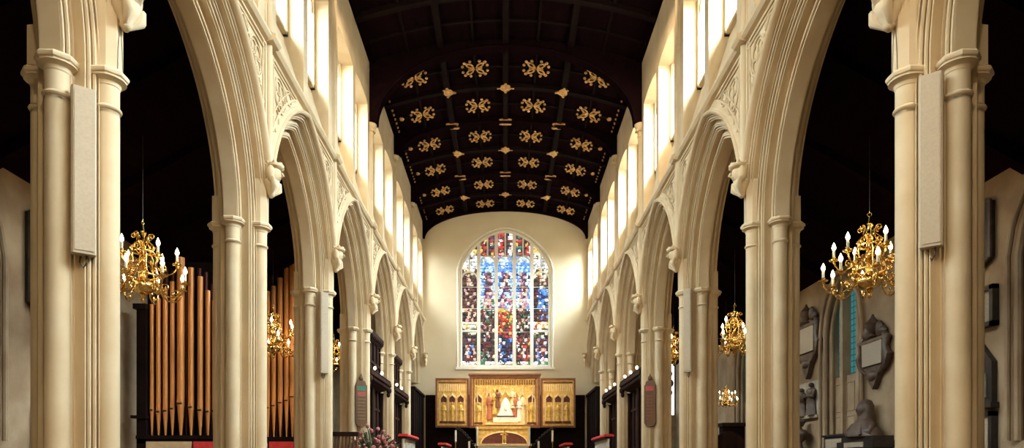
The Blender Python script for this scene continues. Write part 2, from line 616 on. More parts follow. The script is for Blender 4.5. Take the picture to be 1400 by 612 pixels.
def build_pillar():
    root = empty('stone_pillar')
    # body: lozenge with moulded diagonals (local +x faces the nave on the left side)
    q = []
    for s, r in HALF:
        y = 0.39 - r
        if s > 0.36 or y > 0.25:
            continue
        q.append((s, max(y, .0)))
    q = [(0.0, 0.25)] + [(q[0][0], 0.25)] + q + [(0.36, q[-1][1]), (0.36, 0.0)]
    poly = list(q)
    poly += [(x, -y) for x, y in reversed(q[:-1])]
    neg = [(-x * AS, -y) for x, y in q[1:]]
    poly += neg
    poly += [(-x * AS, y) for x, y in reversed(q[1:-1])]
    mb = MB(); mb.prism(poly, 'z', 0.35, H(SPR + .05))
    mb.build('pier_body', M['stone'], root, smooth=32)
    for nm, (sx, sy) in SH.items():
        m = MB(); m.lathe([(0.118, 0.5), (0.118, H(SPR) - .43)], sx, sy, 0, 20)
        sh = m.build('shaft', M['stone'], root, smooth=40)
        m = MB(); m.lathe(cap_prof(), sx, sy, H(SPR), 20); m.lathe(abacus_prof(), sx, sy, H(SPR), 8, rot=pi / 8)
        # round neck ring over the octagonal bell
        m.lathe([(0.117, -.43), (0.135, -.415), (0.142, -.40), (0.135, -.385), (0.117, -.37)], sx, sy, H(SPR), 20)
        m.build('capital', M['stone'], root, smooth=25)
        m = MB(); m.lathe([(0.22, 0.35), (0.22, 0.5), (0.17, 0.56), (0.18, 0.6), (0.12, 0.7)], sx, sy, 0, 8, rot=pi / 8)
        m.build('shaft_base', M['stone'], root, smooth=25)
    # short moulded strip above the nave-side capital, up to the carved corbel
    m = MB()
    for sg in (1, -1):
        m.prism([(sg * .30, -.15), (sg * .42, -.13), (sg * (.50 if sg > 0 else .43), -.06), (sg * (.50 if sg > 0 else .43), .06), (sg * .42, .13), (sg * .30, .15)], 'z', H(SPR), H(5.0 if sg > 0 else 4.7))
    m.build('capping_strip', M['stone'], root, smooth=25)
    m = MB()
    m.prism([(0.0, -.62), (.72, 0), (0, .62), (-.72, 0)], 'z', 0, 0.35)
    m.build('plinth', M['stone'], root)
    return root


pil = build_pillar()
ordw = ['nearest', 'second', 'third', 'fourth', 'fifth', 'sixth']
extra = {(-1, 1): 'with a long loudspeaker, beside the big left chandelier', (1, 1): 'with a long loudspeaker, beside the big right chandelier',
         (-1, 2): 'between the two banks of organ pipes', (1, 2): 'between the wall monuments and the small chandelier',
         (-1, 3): 'with a slim loudspeaker, right of the organ', (1, 3): 'with a slim loudspeaker, left of the small chandelier',
         (-1, 4): 'with a green-headed board, above the flowers', (1, 4): 'with a tall reddish board',
         (-1, 5): 'between the two tall dark screens', (1, 5): 'between the two dark stall canopies',
         (-1, 6): 'last before the left altar panelling', (1, 6): 'last before the right altar panelling'}
first = True
for side in (-1, 1):
    for i in range(1, 7):
        o = pil if first else copy_tree(pil)
        first = False
        o.location = (side * XC, P[i], 0)
        o.rotation_euler = (0, 0, 0 if side < 0 else pi)
        tag(o, 'cream clustered stone pillar, %s on the %s, %s' % (ordw[i - 1], 'left' if side < 0 else 'right', extra[(side, i)]), 'pillar', 'arcade pillars')

# ------------------------------------------------------------------ ceiling
def camber(y0, y1, x0, x1, dz, thick, mb, n=16, mi=0):
    rows = []
    for k in range(n + 1):
        x = x0 + (x1 - x0) * k / n
        z = H(ceil_h(x)) + dz
        rows.append([(x, y0, z), (x, y1, z), (x, y1, z - thick), (x, y0, z - thick)])
    mb.grid(rows, mi, closed=True, caps=True)


mb = MB()
camber(YW, YE + .3, -5.3, 5.3, .25, .25, mb, 24)
ceiling = mb.build('ceiling', M['roofwood'], smooth=30)
structure(ceiling, 'black timber nave ceiling, its far part set with gilded ornaments', 'ceiling')

mb = MB()
for x in (-2, 0, 2):
    camber(YW, YE, x - .09, x + .09, 0.01, .15, mb, 1)
for x in (-3, -1, 1, 3):
    camber(YW, YE, x - .035, x + .035, 0.01, .08, mb, 1)
mb.build('lengthwise_rib', M['ribwood'], ceiling)
k = 0
y = P[0]
while y < YE:
    mb = MB()
    if abs((y - P[0]) / B - round((y - P[0]) / B)) > .01:
        camber(y - .10, y + .10, -4.15, 4.15, 0.01, .16, mb)
        mb.build('cross_rib', M['ribwood'], ceiling, smooth=30)
    y += B / 2
for i in range(0, 14):
    y = P[0] + B / 4 + i * B / 2
    if y > YE:
        break
    mb = MB()
    camber(y - .04, y + .04, -4.15, 4.15, 0.01, .08, mb)
    mb.build('slender_cross_rib', M['ribwood'], ceiling, smooth=30)


def truss(y, hb, apex, name, w=.16, a=3.98):
    mb = MB()
    n = 40
    rows = []
    for k in range(n + 1):
        th = pi * k / n
        x = -a * cos(th)
        z = hb + (apex - hb) * sin(th)
        top = max(ceil_h(x) + .02, z + .05)
        rows.append([(x, y - w, H(z)), (x, y + w, H(z)), (x, y + w, H(top)), (x, y - w, H(top))])
    mb.grid(rows, closed=True, caps=True)
    for s in (-1, 1):
        mb.box(min(s * a, s * 4.26), max(s * a, s * 4.26), y - w, y + w, H(hb), H(ceil_h(4.0) + .02))
    # moulded fillet along the arch edge
    mb.tube([(-a * cos(pi * k / n), y - w, H(hb + (apex - hb) * sin(pi * k / n))) for k in range(n + 1)], .04, 6)
    return mb.build(name, M['roofwood'], ceiling, smooth=30)


for i in range(0, 7):
    if i == 4:
        truss(P[i], 10.6, 12.95, 'arched_truss', .18)
    elif i > 4:
        truss(P[i], 11.72, 12.98, 'arched_truss', .13)
    else:
        truss(P[i], 12.3, 12.97, 'arched_truss', .13)
truss(YE - .13, 11.6, 13.0, 'end_truss', .12, 4.1)


def motif(parent, x, y):
    mb = MB()
    for sx in (-1, 1):
        for sy in (-1, 1):
            cx, cy = sx * .17, sy * .17
            a = math.atan2(sy, sx)
            # leaf loop
            pts = []
            for j in range(13):
                t = 2 * pi * j / 12
                u, v = .135 * cos(t), .075 * sin(t)
                pts.append((cx + u * cos(a) - v * sin(a), cy + u * sin(a) + v * cos(a), 0.0))
            mb.tube(pts, .026, 5)
            # stem and three lobed tip
            mb.tube([(sx * .03, sy * .03, 0), (sx * .07, sy * .07, 0)], .03, 5)
            for da, d, r in ((0, .47, .06), (.42, .43, .055), (-.42, .43, .055), (0, .37, .05)):
                mb.ball((d * cos(a + da), d * sin(a + da), 0), (r, r, .035), 7, 4)
        # pair of side leaves
        mb.ball((sx * .15, 0.0, 0), (.10, .035, .03), 7, 4)
    mb.xf(Matrix.Translation((x, y, H(ceil_h(x)) - .10)) @ Matrix.Rotation(math.atan(.08 * x), 4, 'Y'))
    return mb.build('gilded_leaf_ornament', M['gilt'], parent, smooth=60)


for kk in range(6):
    for x in (-3, -1, 1, 3):
        motif(ceiling, x, P[4] + B / 4 + kk * B / 2)
for kk in range(5):
    y = P[4] + B / 2 + kk * B / 2
    for x in (-2, 0, 2):
        mb = MB()
        z = H(ceil_h(x)) - .145
        if kk % 2 == 0:
            mb.lathe([(0.27, 0.03), (0.27, 0.0), (0.17, -.03), (0.15, -.02), (0.08, -.05)], x, y, z, 4)
            for j in range(4):
                a = j * pi / 2
                mb.ball((x + .26 * cos(a), y + .26 * sin(a), z), (.05, .05, .03), 6, 4)
        else:
            for dy in (-.13, .13):
                mb.box(x - .2, x + .2, y + dy - .06, y + dy + .06, z - .03, z + .03)
                for sx in (-1, 1):
                    mb.ball((x + sx * .2, y + dy, z), (.06, .065, .04), 6, 4)
        mb.build('gilded_boss', M['gilt'], ceiling, smooth=40)

# cornice at the wall heads, with gilded beads in the decorated part
for side in (-1, 1):
    mb = MB()
    a, b = side * 4.24, side * 4.0
    mb.box(min(a, b), max(a, b), YW, YE, H(12.42), H(ceil_h(4) + .03))
    y = P[4] + .4
    while y < YE - .2:
        if min(abs(y - p) for p in P) > .25:
            mb.ball((side * 3.98, y, H(12.5)), (.04, .055, .05), 6, 4, 1)
        y += .30
    for i in range(5):
        yy = P[4] + B / 2 * (i + .5)
        mb.ball((side * 3.75, yy, H(ceil_h(3.75)) - .06), (.10, .12, .05), 6, 4, 1)
    mb.build('cornice', [M['roofwood'], M['gilt']], ceiling)

# ------------------------------------------------------------------ east wall with the great window
WHX, WS = 2.32, 5.05
def wtop(x):
    t = min(1, abs(x) / WHX)
    return 9.95 + 2.12 * (1 - t ** 1.8) ** 0.65


mb = MB()
xs = [-5.2, -WHX] + [-WHX + 2 * WHX * k / 48 for k in range(1, 48)] + [WHX, 5.2]
for a, b in zip(xs, xs[1:]):
    if b <= -WHX + 1e-6 or a >= WHX - 1e-6:
        mb.quad([(a, YE, 0), (b, YE, 0), (b, YE, H(13.3)), (a, YE, H(13.3))])
    else:
        mb.quad([(a, YE, 0), (b, YE, 0), (b, YE, H(WS)), (a, YE, H(WS))])
        mb.quad([(a, YE, H(wtop(a))), (b, YE, H(wtop(b))), (b, YE, H(13.3)), (a, YE, H(13.3))])
        mb.quad([(a, YE, H(wtop(a))), (b, YE, H(wtop(b))), (b, YE + .35, H(wtop(b))), (a, YE + .35, H(wtop(a)))])
mb.quad([(-WHX, YE, H(WS)), (WHX, YE, H(WS)), (WHX, YE + .35, H(WS + .12)), (-WHX, YE + .35, H(WS + .12))])
for s in (-1, 1):
    mb.quad([(s * WHX, YE, H(WS)), (s * WHX, YE, H(wtop(WHX))), (s * WHX, YE + .35, H(wtop(WHX))), (s * WHX, YE + .35, H(WS))])
we = mb.build('wall_east', M['plaster'])
structure(we, 'pale plaster end wall behind the altar, around the great stained window', 'wall')

for px in (581, 798.5):
    m = MB()
    x = PX(px, YE - .1)
    m.ball((x, YE - .12, PZ(487, YE)), (.10, .12, .14), 8, 6)
    m.ball((x, YE - .10, PZ(493, YE)), (.08, .10, .16), 8, 6)
    m.ball((x, YE - .08, PZ(498, YE)), (.05, .08, .10), 8, 6)
    m.box(x - .13, x + .13, YE - .24, YE + .02, PZ(484, YE), PZ(482, YE))
    m.build('carved_bracket', M['stone'], we, smooth=60)

# glass: one pane per light, pieces of coloured glass with leading between
rng = random.Random(3)
def mixc(a, b, t):
    return tuple(a[i] * (1 - t) + b[i] * t for i in range(3))


PAL = dict(navy=(.02, .03, .10), blue=(.10, .30, .85), sky=(.45, .70, .98), white=(.92, .95, .88), cream=(.85, .78, .55), red=(.55, .03, .02), maroon=(.13, .02, .02), brown=(.10, .045, .02),
           black=(.012, .010, .012), gold=(.85, .50, .08), flesh=(.75, .48, .34), pink=(.62, .30, .30), green=(.05, .20, .09), violet=(.18, .08, .22), grey=(.40, .43, .45))


def pick(**w):
    ks = list(w); t = rng.random() * sum(w.values())
    for k_ in ks:
        t -= w[k_]
        if t <= 0:
            return PAL[k_]
    return PAL[ks[-1]]


def glass_colour(li, u, py):
    """li light 0..4, u across -1..1, py row of the photograph"""
    au = abs(u)
    if py < 352:                                   # tracery figures
        if au < .28 and li in (1, 2, 3):
            return pick(black=2, maroon=1)
        if li == 2:
            return pick(red=6 if u < 0 else 1, white=5 if u > 0 else 1, brown=2, flesh=1, navy=1)
        if li in (0, 4):
            return pick(gold=5, cream=3, white=2, brown=2, black=1)
        return pick(red=3, maroon=2, gold=2, brown=2, navy=2, green=1, white=1, flesh=1)
    if li in (0, 4):
        if py < 368:
            return pick(white=5, grey=3, cream=2, brown=1)
        if py < 378:
            return pick(cream=2, gold=2, brown=3, white=2)
        if py < 440:
            cx = .15 if li == 4 else .05
            w = .55 if py > 395 else .3
            if abs(u - cx) < w:
                if py < 392:
                    return pick(flesh=3, brown=2, black=1, cream=1)
                if li == 4:
                    return pick(blue=6, grey=2, white=1, navy=2) if py < 425 else pick(maroon=2, blue=2, brown=2, white=1)
                return pick(flesh=3, brown=4, black=3, pink=2, maroon=3, white=.4)
            return pick(black=6, brown=3, maroon=2, cream=1.5 if au > .75 else .1)
        if py < 452:
            return pick(white=3, cream=5, gold=3, red=1, brown=1)
        if py < 462:
            return pick(brown=3, cream=2, black=2, green=1)
        if py > 496:
            return pick(white=3, green=2, cream=2)
        if au < .55:
            return pick(maroon=4, flesh=2, brown=3, pink=2, white=1, blue=2 if li == 4 else .5, navy=1)
        return pick(black=5, brown=2, navy=1, maroon=1)
    if py < 362:
        return pick(white=3, sky=4, blue=2, grey=1) if au < .75 else pick(sky=2, blue=4)
    if py < 372:
        return pick(blue=7, sky=4, white=1)
    if py < 400:
        if au < .42:
            return pick(flesh=2, maroon=2, brown=2, violet=2, white=2, navy=2, pink=1)
        return pick(blue=3, sky=5, white=2, navy=1)
    if py < 425:
        if li == 2:
            return pick(sky=3, violet=2, blue=2, pink=3, white=2, maroon=2)
        if au < .5:
            return pick(violet=2, pink=4, maroon=2, white=2, flesh=2, sky=1)
        return pick(sky=4, white=4, blue=2, green=1)
    if py < 448:
        if li == 2:
            return pick(gold=5, red=4, cream=2, brown=2, green=1, flesh=1)
        return pick(brown=3, maroon=2, black=3, flesh=1, green=1, white=1, grey=1)
    if py < 462:
        if li == 2:
            return pick(red=3, gold=1, brown=3, navy=2, black=1)
        return pick(black=3, maroon=2, brown=3, pink=1, cream=1)
    if py > 495:
        return pick(green=2, white=3, brown=1, cream=1)
    if li == 2:
        return pick(navy=4, violet=2, black=2, maroon=1, white=1, blue=1)
    if li == 3:
        return pick(red=2, brown=4, maroon=2, gold=1, flesh=1, black=2, white=.6)
    return pick(black=4, brown=3, maroon=2, green=1, grey=1, cream=.6)


window_no = win_count[0]
mulx = [-1.36, -.46, .46, 1.36]
edges = [-WHX] + mulx + [WHX]
mb = MB()
yg = YE + .25
# window root is the stone frame
for m_ in mulx:
    n = 2
    mb.box(m_ - .085, m_ + .085, YE + .06, YE + .30, H(WS), H(wtop(m_)))
mb.box(-WHX, WHX, YE + .04, YE + .30, H(WS), H(WS) + .12)
fr = [(-WHX + .05, YE + .12, H(WS))] + [(x, YE + .12, H(wtop(x)) - .05) for x in [(-WHX + .05) + 2 * (WHX - .05) * k / 40 for k in range(41)]] + [(WHX - .05, YE + .12, H(WS))]
mb.tube(fr, .075, 6)
hd = [(-WHX - .12, YE, H(WS) - .1)] + [(x * 1.05, YE, H(wtop(x)) + .10) for x in [-WHX + 2 * WHX * k / 40 for k in range(41)]] + [(WHX + .12, YE, H(WS) - .1)]
mb.tube(hd, .05, 6)
mb.box(-WHX - .2, WHX + .2, YE - .08, YE + .05, H(WS) - .12, H(WS))
# cusped heads of the lights and the small tracery lights above
hz = 10.55
for li in range(5):
    a, b = edges[li] + .06, edges[li + 1] - .06
    c = (a + b) / 2; hw = (b - a) / 2
    top = 10.35 if li in (1, 2, 3) else 9.55
    mb.tube([(c + hw * cos(pi * k / 14), YE + .17, H(top) + .42 * sin(pi * k / 14)) for k in range(15)], .045, 6)
    if li in (1, 2, 3):
        mb.box(c - .04, c + .04, YE + .1, YE + .26, H(top) + .4, H(wtop(c)))
    else:
        mb.tube([(c, YE + .17, H(top) + .4), (c, YE + .17, H(wtop(c)))], .04, 6)
    # saddle bars
    for zz in (6.9, 8.1, 9.2):
        mb.box(a, b, yg - .03, yg - .015, H(zz) - .012, H(zz) + .012)
for li in (0, 4):
    a, b = edges[li] + .06, edges[li + 1] - .06
    mb.box(a, b, YE + .1, YE + .28, H(6.88), H(6.98))
eastw = mb.build('window_%d' % window_no, M['white'], smooth=40)
structure(eastw, 'great five-light stained glass window over the altar', 'window')
for li in range(5):
    a, b = edges[li], edges[li + 1]
    g = MB()
    patches = {}
    NU, NV = 14, 124
    zt = 12.05
    jit = [[(rng.uniform(-.018, .018), rng.uniform(-.016, .016)) for _ in range(NU + 1)] for _ in range(NV + 1)]
    def gp(i, j):
        x = a + (b - a) * i / NU; z = WS + (zt - WS) * j / NV
        dx, dz = jit[j][i]
        if i in (0, NU): dx = 0
        if j in (0, NV): dz = 0
        x += dx; z += dz
        return x, min(z, wtop(x) - .0)
    for j in range(NV):
        for i in range(NU):
            q = [gp(i, j), gp(i + 1, j), gp(i + 1, j + 1), gp(i, j + 1)]
            if q[2][1] - q[1][1] < 1e-4 and q[3][1] - q[0][1] < 1e-4:
                continue
            cz = (q[0][1] + q[2][1]) / 2; cx = (q[0][0] + q[2][0]) / 2
            py = VY - cz * F / (yg)
            oi = (j // 3 * 5) % 2
            key = ((i + oi) // 2, j // 3)
            if key not in patches:
                patches[key] = glass_colour(li, (cx - (a + b) / 2) / ((b - a) / 2), py)
            col = patches[key]
            if rng.random() < .16:
                col = glass_colour(li, (cx - (a + b) / 2) / ((b - a) / 2), py)
            f_ = rng.uniform(.65, 1.25)
            if j % 3 == 0 and rng.random() < .6:
                f_ *= .45
            col = tuple(.93 * c + .035 for c in col)
            g.quad([(x, yg, H(z)) for x, z in q], 0, tuple(c * f_ for c in col))
    g.build('stained_pane', M['stained'], eastw)

# ------------------------------------------------------------------ other shell surfaces
mb = MB(); mb.box(-XA - .3, XA + .3, YW - .3, 36.5, -.2, 0)
structure(mb.build('floor', M['floor']), 'stone flagged church floor', 'floor')
mb = MB(); mb.box(-4.0, 4.0, 22.0, YE, 0, .45); mb.box(-4.0, 4.0, 31.2, YE, .45, .62)
structure(mb.build('floor_chancel', M['floor']), 'raised stone floor of the chancel before the altar', 'floor')
mb = MB(); mb.box(-XA - .3, XA + .3, YW - .3, YW, 0, H(13.4))
structure(mb.build('wall_west', M['plaster']), 'plain stone wall at the near end of the nave', 'wall')

AW_Y = [11.0, 18.2, 25.4]            # aisle window centres
for side in (-1, 1):
    S = side
    mb = MB()
    holes = [(c - 1.0, c + 1.0) for c in AW_Y]
    cur = YW
    for a, b in holes:
        mb.box(min(S * XA, S * (XA + .5)), max(S * XA, S * (XA + .5)), cur, a, 0, H(6.4))
        mb.box(min(S * XA, S * (XA + .5)), max(S * XA, S * (XA + .5)), a, b, 0, H(.45))
        n = 16
        c = (a + b) / 2
        pr = []
        for k in range(n + 1):
            u = -1 + 2 * k / n
            pr.append((c + u, H(3.7) + 1.35 * (1 - abs(u) ** 1.8) ** .62))
        for p, q in zip(pr, pr[1:]):
            X = S * XA
            mb.quad([(X, p[0], p[1]), (X, q[0], q[1]), (X, q[0], H(6.4)), (X, p[0], H(6.4))])
            mb.quad([(X, p[0], p[1]), (X, q[0], q[1]), (X + S * .5, q[0], q[1]), (X + S * .5, p[0], p[1])])
        cur = b
    mb.box(min(S * XA, S * (XA + .5)), max(S * XA, S * (XA + .5)), cur, 36.2, 0, H(6.4))
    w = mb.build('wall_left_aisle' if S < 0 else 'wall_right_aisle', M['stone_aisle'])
    structure(w, 'shadowy outer wall of the %s aisle, hung with monuments' % ('left' if S < 0 else 'right'), 'wall')
    for c in AW_Y:
        win_count[0] += 1
        f = MB()
        X = S * (XA + .1)
        # jamb shafts around the opening
        for o, r, dx in ((1.0, .07, 0), (.86, .05, .12), (1.12, .05, -.1)):
            pts = [(S * (XA + dx), c - o, H(.45))] + [(S * (XA + dx), c + o * u, H(3.7) + (1.35 + (o - 1)) * (1 - abs(u) ** 1.8) ** .62) for u in [-1 + 2 * k / 20 for k in range(21)]] + [(S * (XA + dx), c + o, H(.45))]
            f.tube(pts, r, 8)
        for m_ in (-.57, .27, .92):
            f.box(min(S * (XA + .08), S * (XA + .34)), max(S * (XA + .08), S * (XA + .34)), c + m_ - .07, c + m_ + .07, H(.45), H(4.9))
        f.box(min(S * (XA + .2), S * (XA + .36)), max(S * (XA + .2), S * (XA + .36)), c - 1, c + 1, H(.45), H(2.45))
        for m_ in (-.66, 0, .66):
            for zz in (.6, 1.5):
                f.tube([(S * (XA + .2), c + m_ - .2, H(zz)), (S * (XA + .2), c + m_ + .2, H(zz)), (S * (XA + .2), c + m_ + .2, H(zz + .75)), (S * (XA + .2), c + m_ - .2, H(zz + .75)), (S * (XA + .2), c + m_ - .2, H(zz))], .03, 5)
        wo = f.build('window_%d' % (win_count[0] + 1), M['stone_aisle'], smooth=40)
        structure(wo, 'moulded stone aisle window with dim teal glass, window %d from the near end of the %s aisle wall' % (AW_Y.index(c) + 1, 'left' if S < 0 else 'right'), 'window')
        g = MB()
        n = 16
        for k in range(n):
            u0, u1 = -1 + 2 * k / n, -1 + 2 * (k + 1) / n
            hh = lambda u: H(3.7) + 1.35 * (1 - abs(u) ** 1.8) ** .62
            g.quad([(S * (XA + .3), c + u0, H(2.4)), (S * (XA + .3), c + u1, H(2.4)), (S * (XA + .3), c + u1, hh(u1)), (S * (XA + .3), c + u0, hh(u0))])
        g.build('glass_pane', M['flower_teal'], wo)
    # aisle ceiling: dark lean-to boards
    mb = MB()
    mb.prism([(S * 5.1, H(7.42)), (S * (XA + .4), H(5.12)), (S * (XA + .4), H(5.4)), (S * 5.1, H(7.6))], 'y', YW, 36.2)
    for i in range(17):
        yy = YW + 1 + 2.4 * i
        mb.prism([(S * 5.2, H(7.2)), (S * XA, H(5.08)), (S * XA, H(5.35)), (S * 5.2, H(7.5))], 'y', yy - .1, yy + .1)
    structure(mb.build('ceiling_left_aisle' if S < 0 else 'ceiling_right_aisle', M['roofwood']), 'black timber lean-to ceiling over the %s aisle' % ('left' if S < 0 else 'right'), 'ceiling')
    # aisle end wall
    mb = MB()
    a, b = sorted((S * 5.0, S * (XA + .3)))
    if S < 0:
        mb.box(a, b, 36, 36.3, 0, H(7.6))
    else:
        mb.box(a, 7.35, 36, 36.3, 0, H(7.6)); mb.box(9.0, b, 36, 36.3, 0, H(7.6))
        mb.box(7.35, 9.0, 36, 36.3, 0, H(2.7)); mb.box(7.35, 9.0, 36, 36.3, H(6.6), H(7.6))
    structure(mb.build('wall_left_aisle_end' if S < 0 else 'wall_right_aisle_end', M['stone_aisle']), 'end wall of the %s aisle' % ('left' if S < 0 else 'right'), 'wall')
win_count[0] += 2
g = MB(); g.quad([(7.35, 36.2, H(2.7)), (9.0, 36.2, H(2.7)), (9.0, 36.2, H(6.6)), (7.35, 36.2, H(6.6))])
wo = g.build('window_%d' % win_count[0], M['glass_far'])
structure(wo, 'bright window closing the right aisle, glimpsed between two pillars', 'window')
f = MB()
for x in (7.35, 7.9, 8.45, 9.0):
    f.box(x - .05, x + .05, 36.08, 36.2, H(2.7), H(6.6))
for li, x in enumerate((7.62, 8.17, 8.72)):
    f.tube([(x + .22 * cos(pi * k / 8), 36.14, H(5.3) + .35 * sin(pi * k / 8)) for k in range(9)], .05, 5)
    for zz, r in ((4.9, .10), (4.4, .16), (5.9, .18), (3.9, .1)):
        f.ball((x + .05 * (li - 1), 36.16, H(zz)), (r, .03, r * 1.3), 7, 5)
f.build('window_tracery', M['marble_dark'], wo)

# ------------------------------------------------------------------ wall-mounted loudspeakers on pillars
def speaker(name_label, x, y, z0, z1, w, rz):
    root = empty('column_speaker', (x, y, z0), rz)
    h = z1 - z0
    m = MB()
    m.prism([(-w / 2, -.04), (-w / 2 + .015, -.055), (w / 2 - .015, -.055), (w / 2, -.04), (w / 2, .06), (-w / 2, .06)], 'z', 0, h)
    m.build('cabinet', M['speaker'], root)
    m = MB(); m.box(-w / 2 + .025, w / 2 - .025, -.062, -.054, .03, h - .03); m.build('grille', M['speaker'], root)
    m = MB(); m.box(-.05, .05, .05, .13, h * .15, h * .2); m.build('bracket', M['iron'], root)
    m = MB(); m.box(-.05, .05, .05, .13, h * .8, h * .85); m.build('bracket', M['iron'], root)
    m = MB(); m.tube([(0.03, .02, 0), (.03, .0, -.08), (.0, .02, -.13), (-.03, .05, -.07), (-.02, .07, .0)], .008, 6); m.build('cable', M['iron'], root)
    tag(root, name_label, 'loudspeaker', 'column loudspeakers on the pillars')
    return root


def diag_place(side, i, off=.0):
    # the diagonal face between the nearer shaft and the nave-side shaft
    return side * (XC - .27), P[i] - .27


for side, i, py0, py1, w in ((-1, 1, 348, 122, .225), (1, 1, 338, 103, .21), (-1, 3, 510, 400, .21), (1, 3, 508, 395, .20)):
    x, y = diag_place(side, i)
    if i == 3:
        x += -side * .07
    rz = radians(38) * (1 if side < 0 else -1)
    speaker('%s column loudspeaker on the %s %s pillar' % ('cream wide flat' if i == 1 else 'slim cream', 'nearest' if i == 1 else 'third', 'left' if side < 0 else 'right'), x, y, PZ(py0, y), PZ(py1, y), w, rz)

# ------------------------------------------------------------------ boards on the fourth pillars
for side in (-1, 1):
    x, y = diag_place(side, 4)
    z0, z1 = PZ(583, y), PZ(524, y)
    root = empty('memorial_board', (x, y, z0), radians(30) * (1 if side < 0 else -1))
    h = z1 - z0; w = .36
    m = MB()
    out = [(-w / 2, .12), (-w / 2 + .06, .03), (0, 0), (w / 2 - .06, .03), (w / 2, .12), (w / 2, h - .06), (w / 2 - .05, h), (-w / 2 + .05, h), (-w / 2, h - .06)]
    m.prism(out, 'y', -.03, .05)
    m.build('board', M['brownwood'], root)
    m = MB()
    for k in range(9):
        z = .22 + k * .1
        m.box(-.12, .12, -.036, -.028, z, z + .045)
    m.build('lettered_lines', M['brassline'] if side < 0 else M['mahogany'], root)
    m = MB()
    m.box(-.13, .13, -.036, -.028, h - .22, h - .08)
    m.build('head_panel', M['green'] if side < 0 else M['redband'], root)
    m = MB()
    m.box(-.13, .13, -.038, -.028, h - .36, h - .25)
    m.build('banded_panel', M['redband'] if side < 0 else M['brownwood'], root)
    m = MB()
    m.prism([(-.15, h), (-.12, h + .07), (-.05, h + .10), (0, h + .30), (.05, h + .10), (.12, h + .07), (.15, h)], 'y', -.02, .03)
    m.ball((0, 0, h + .16), (.075, .05, .08), 8, 6)
    m.build('crest', M['brownwood'], root)
    tag(root, 'tall brown wooden board with green and red head on the fourth left pillar' if side < 0 else 'tall reddish brown board with pointed crest on the fourth right pillar', 'board', 'boards on the chancel pillars')

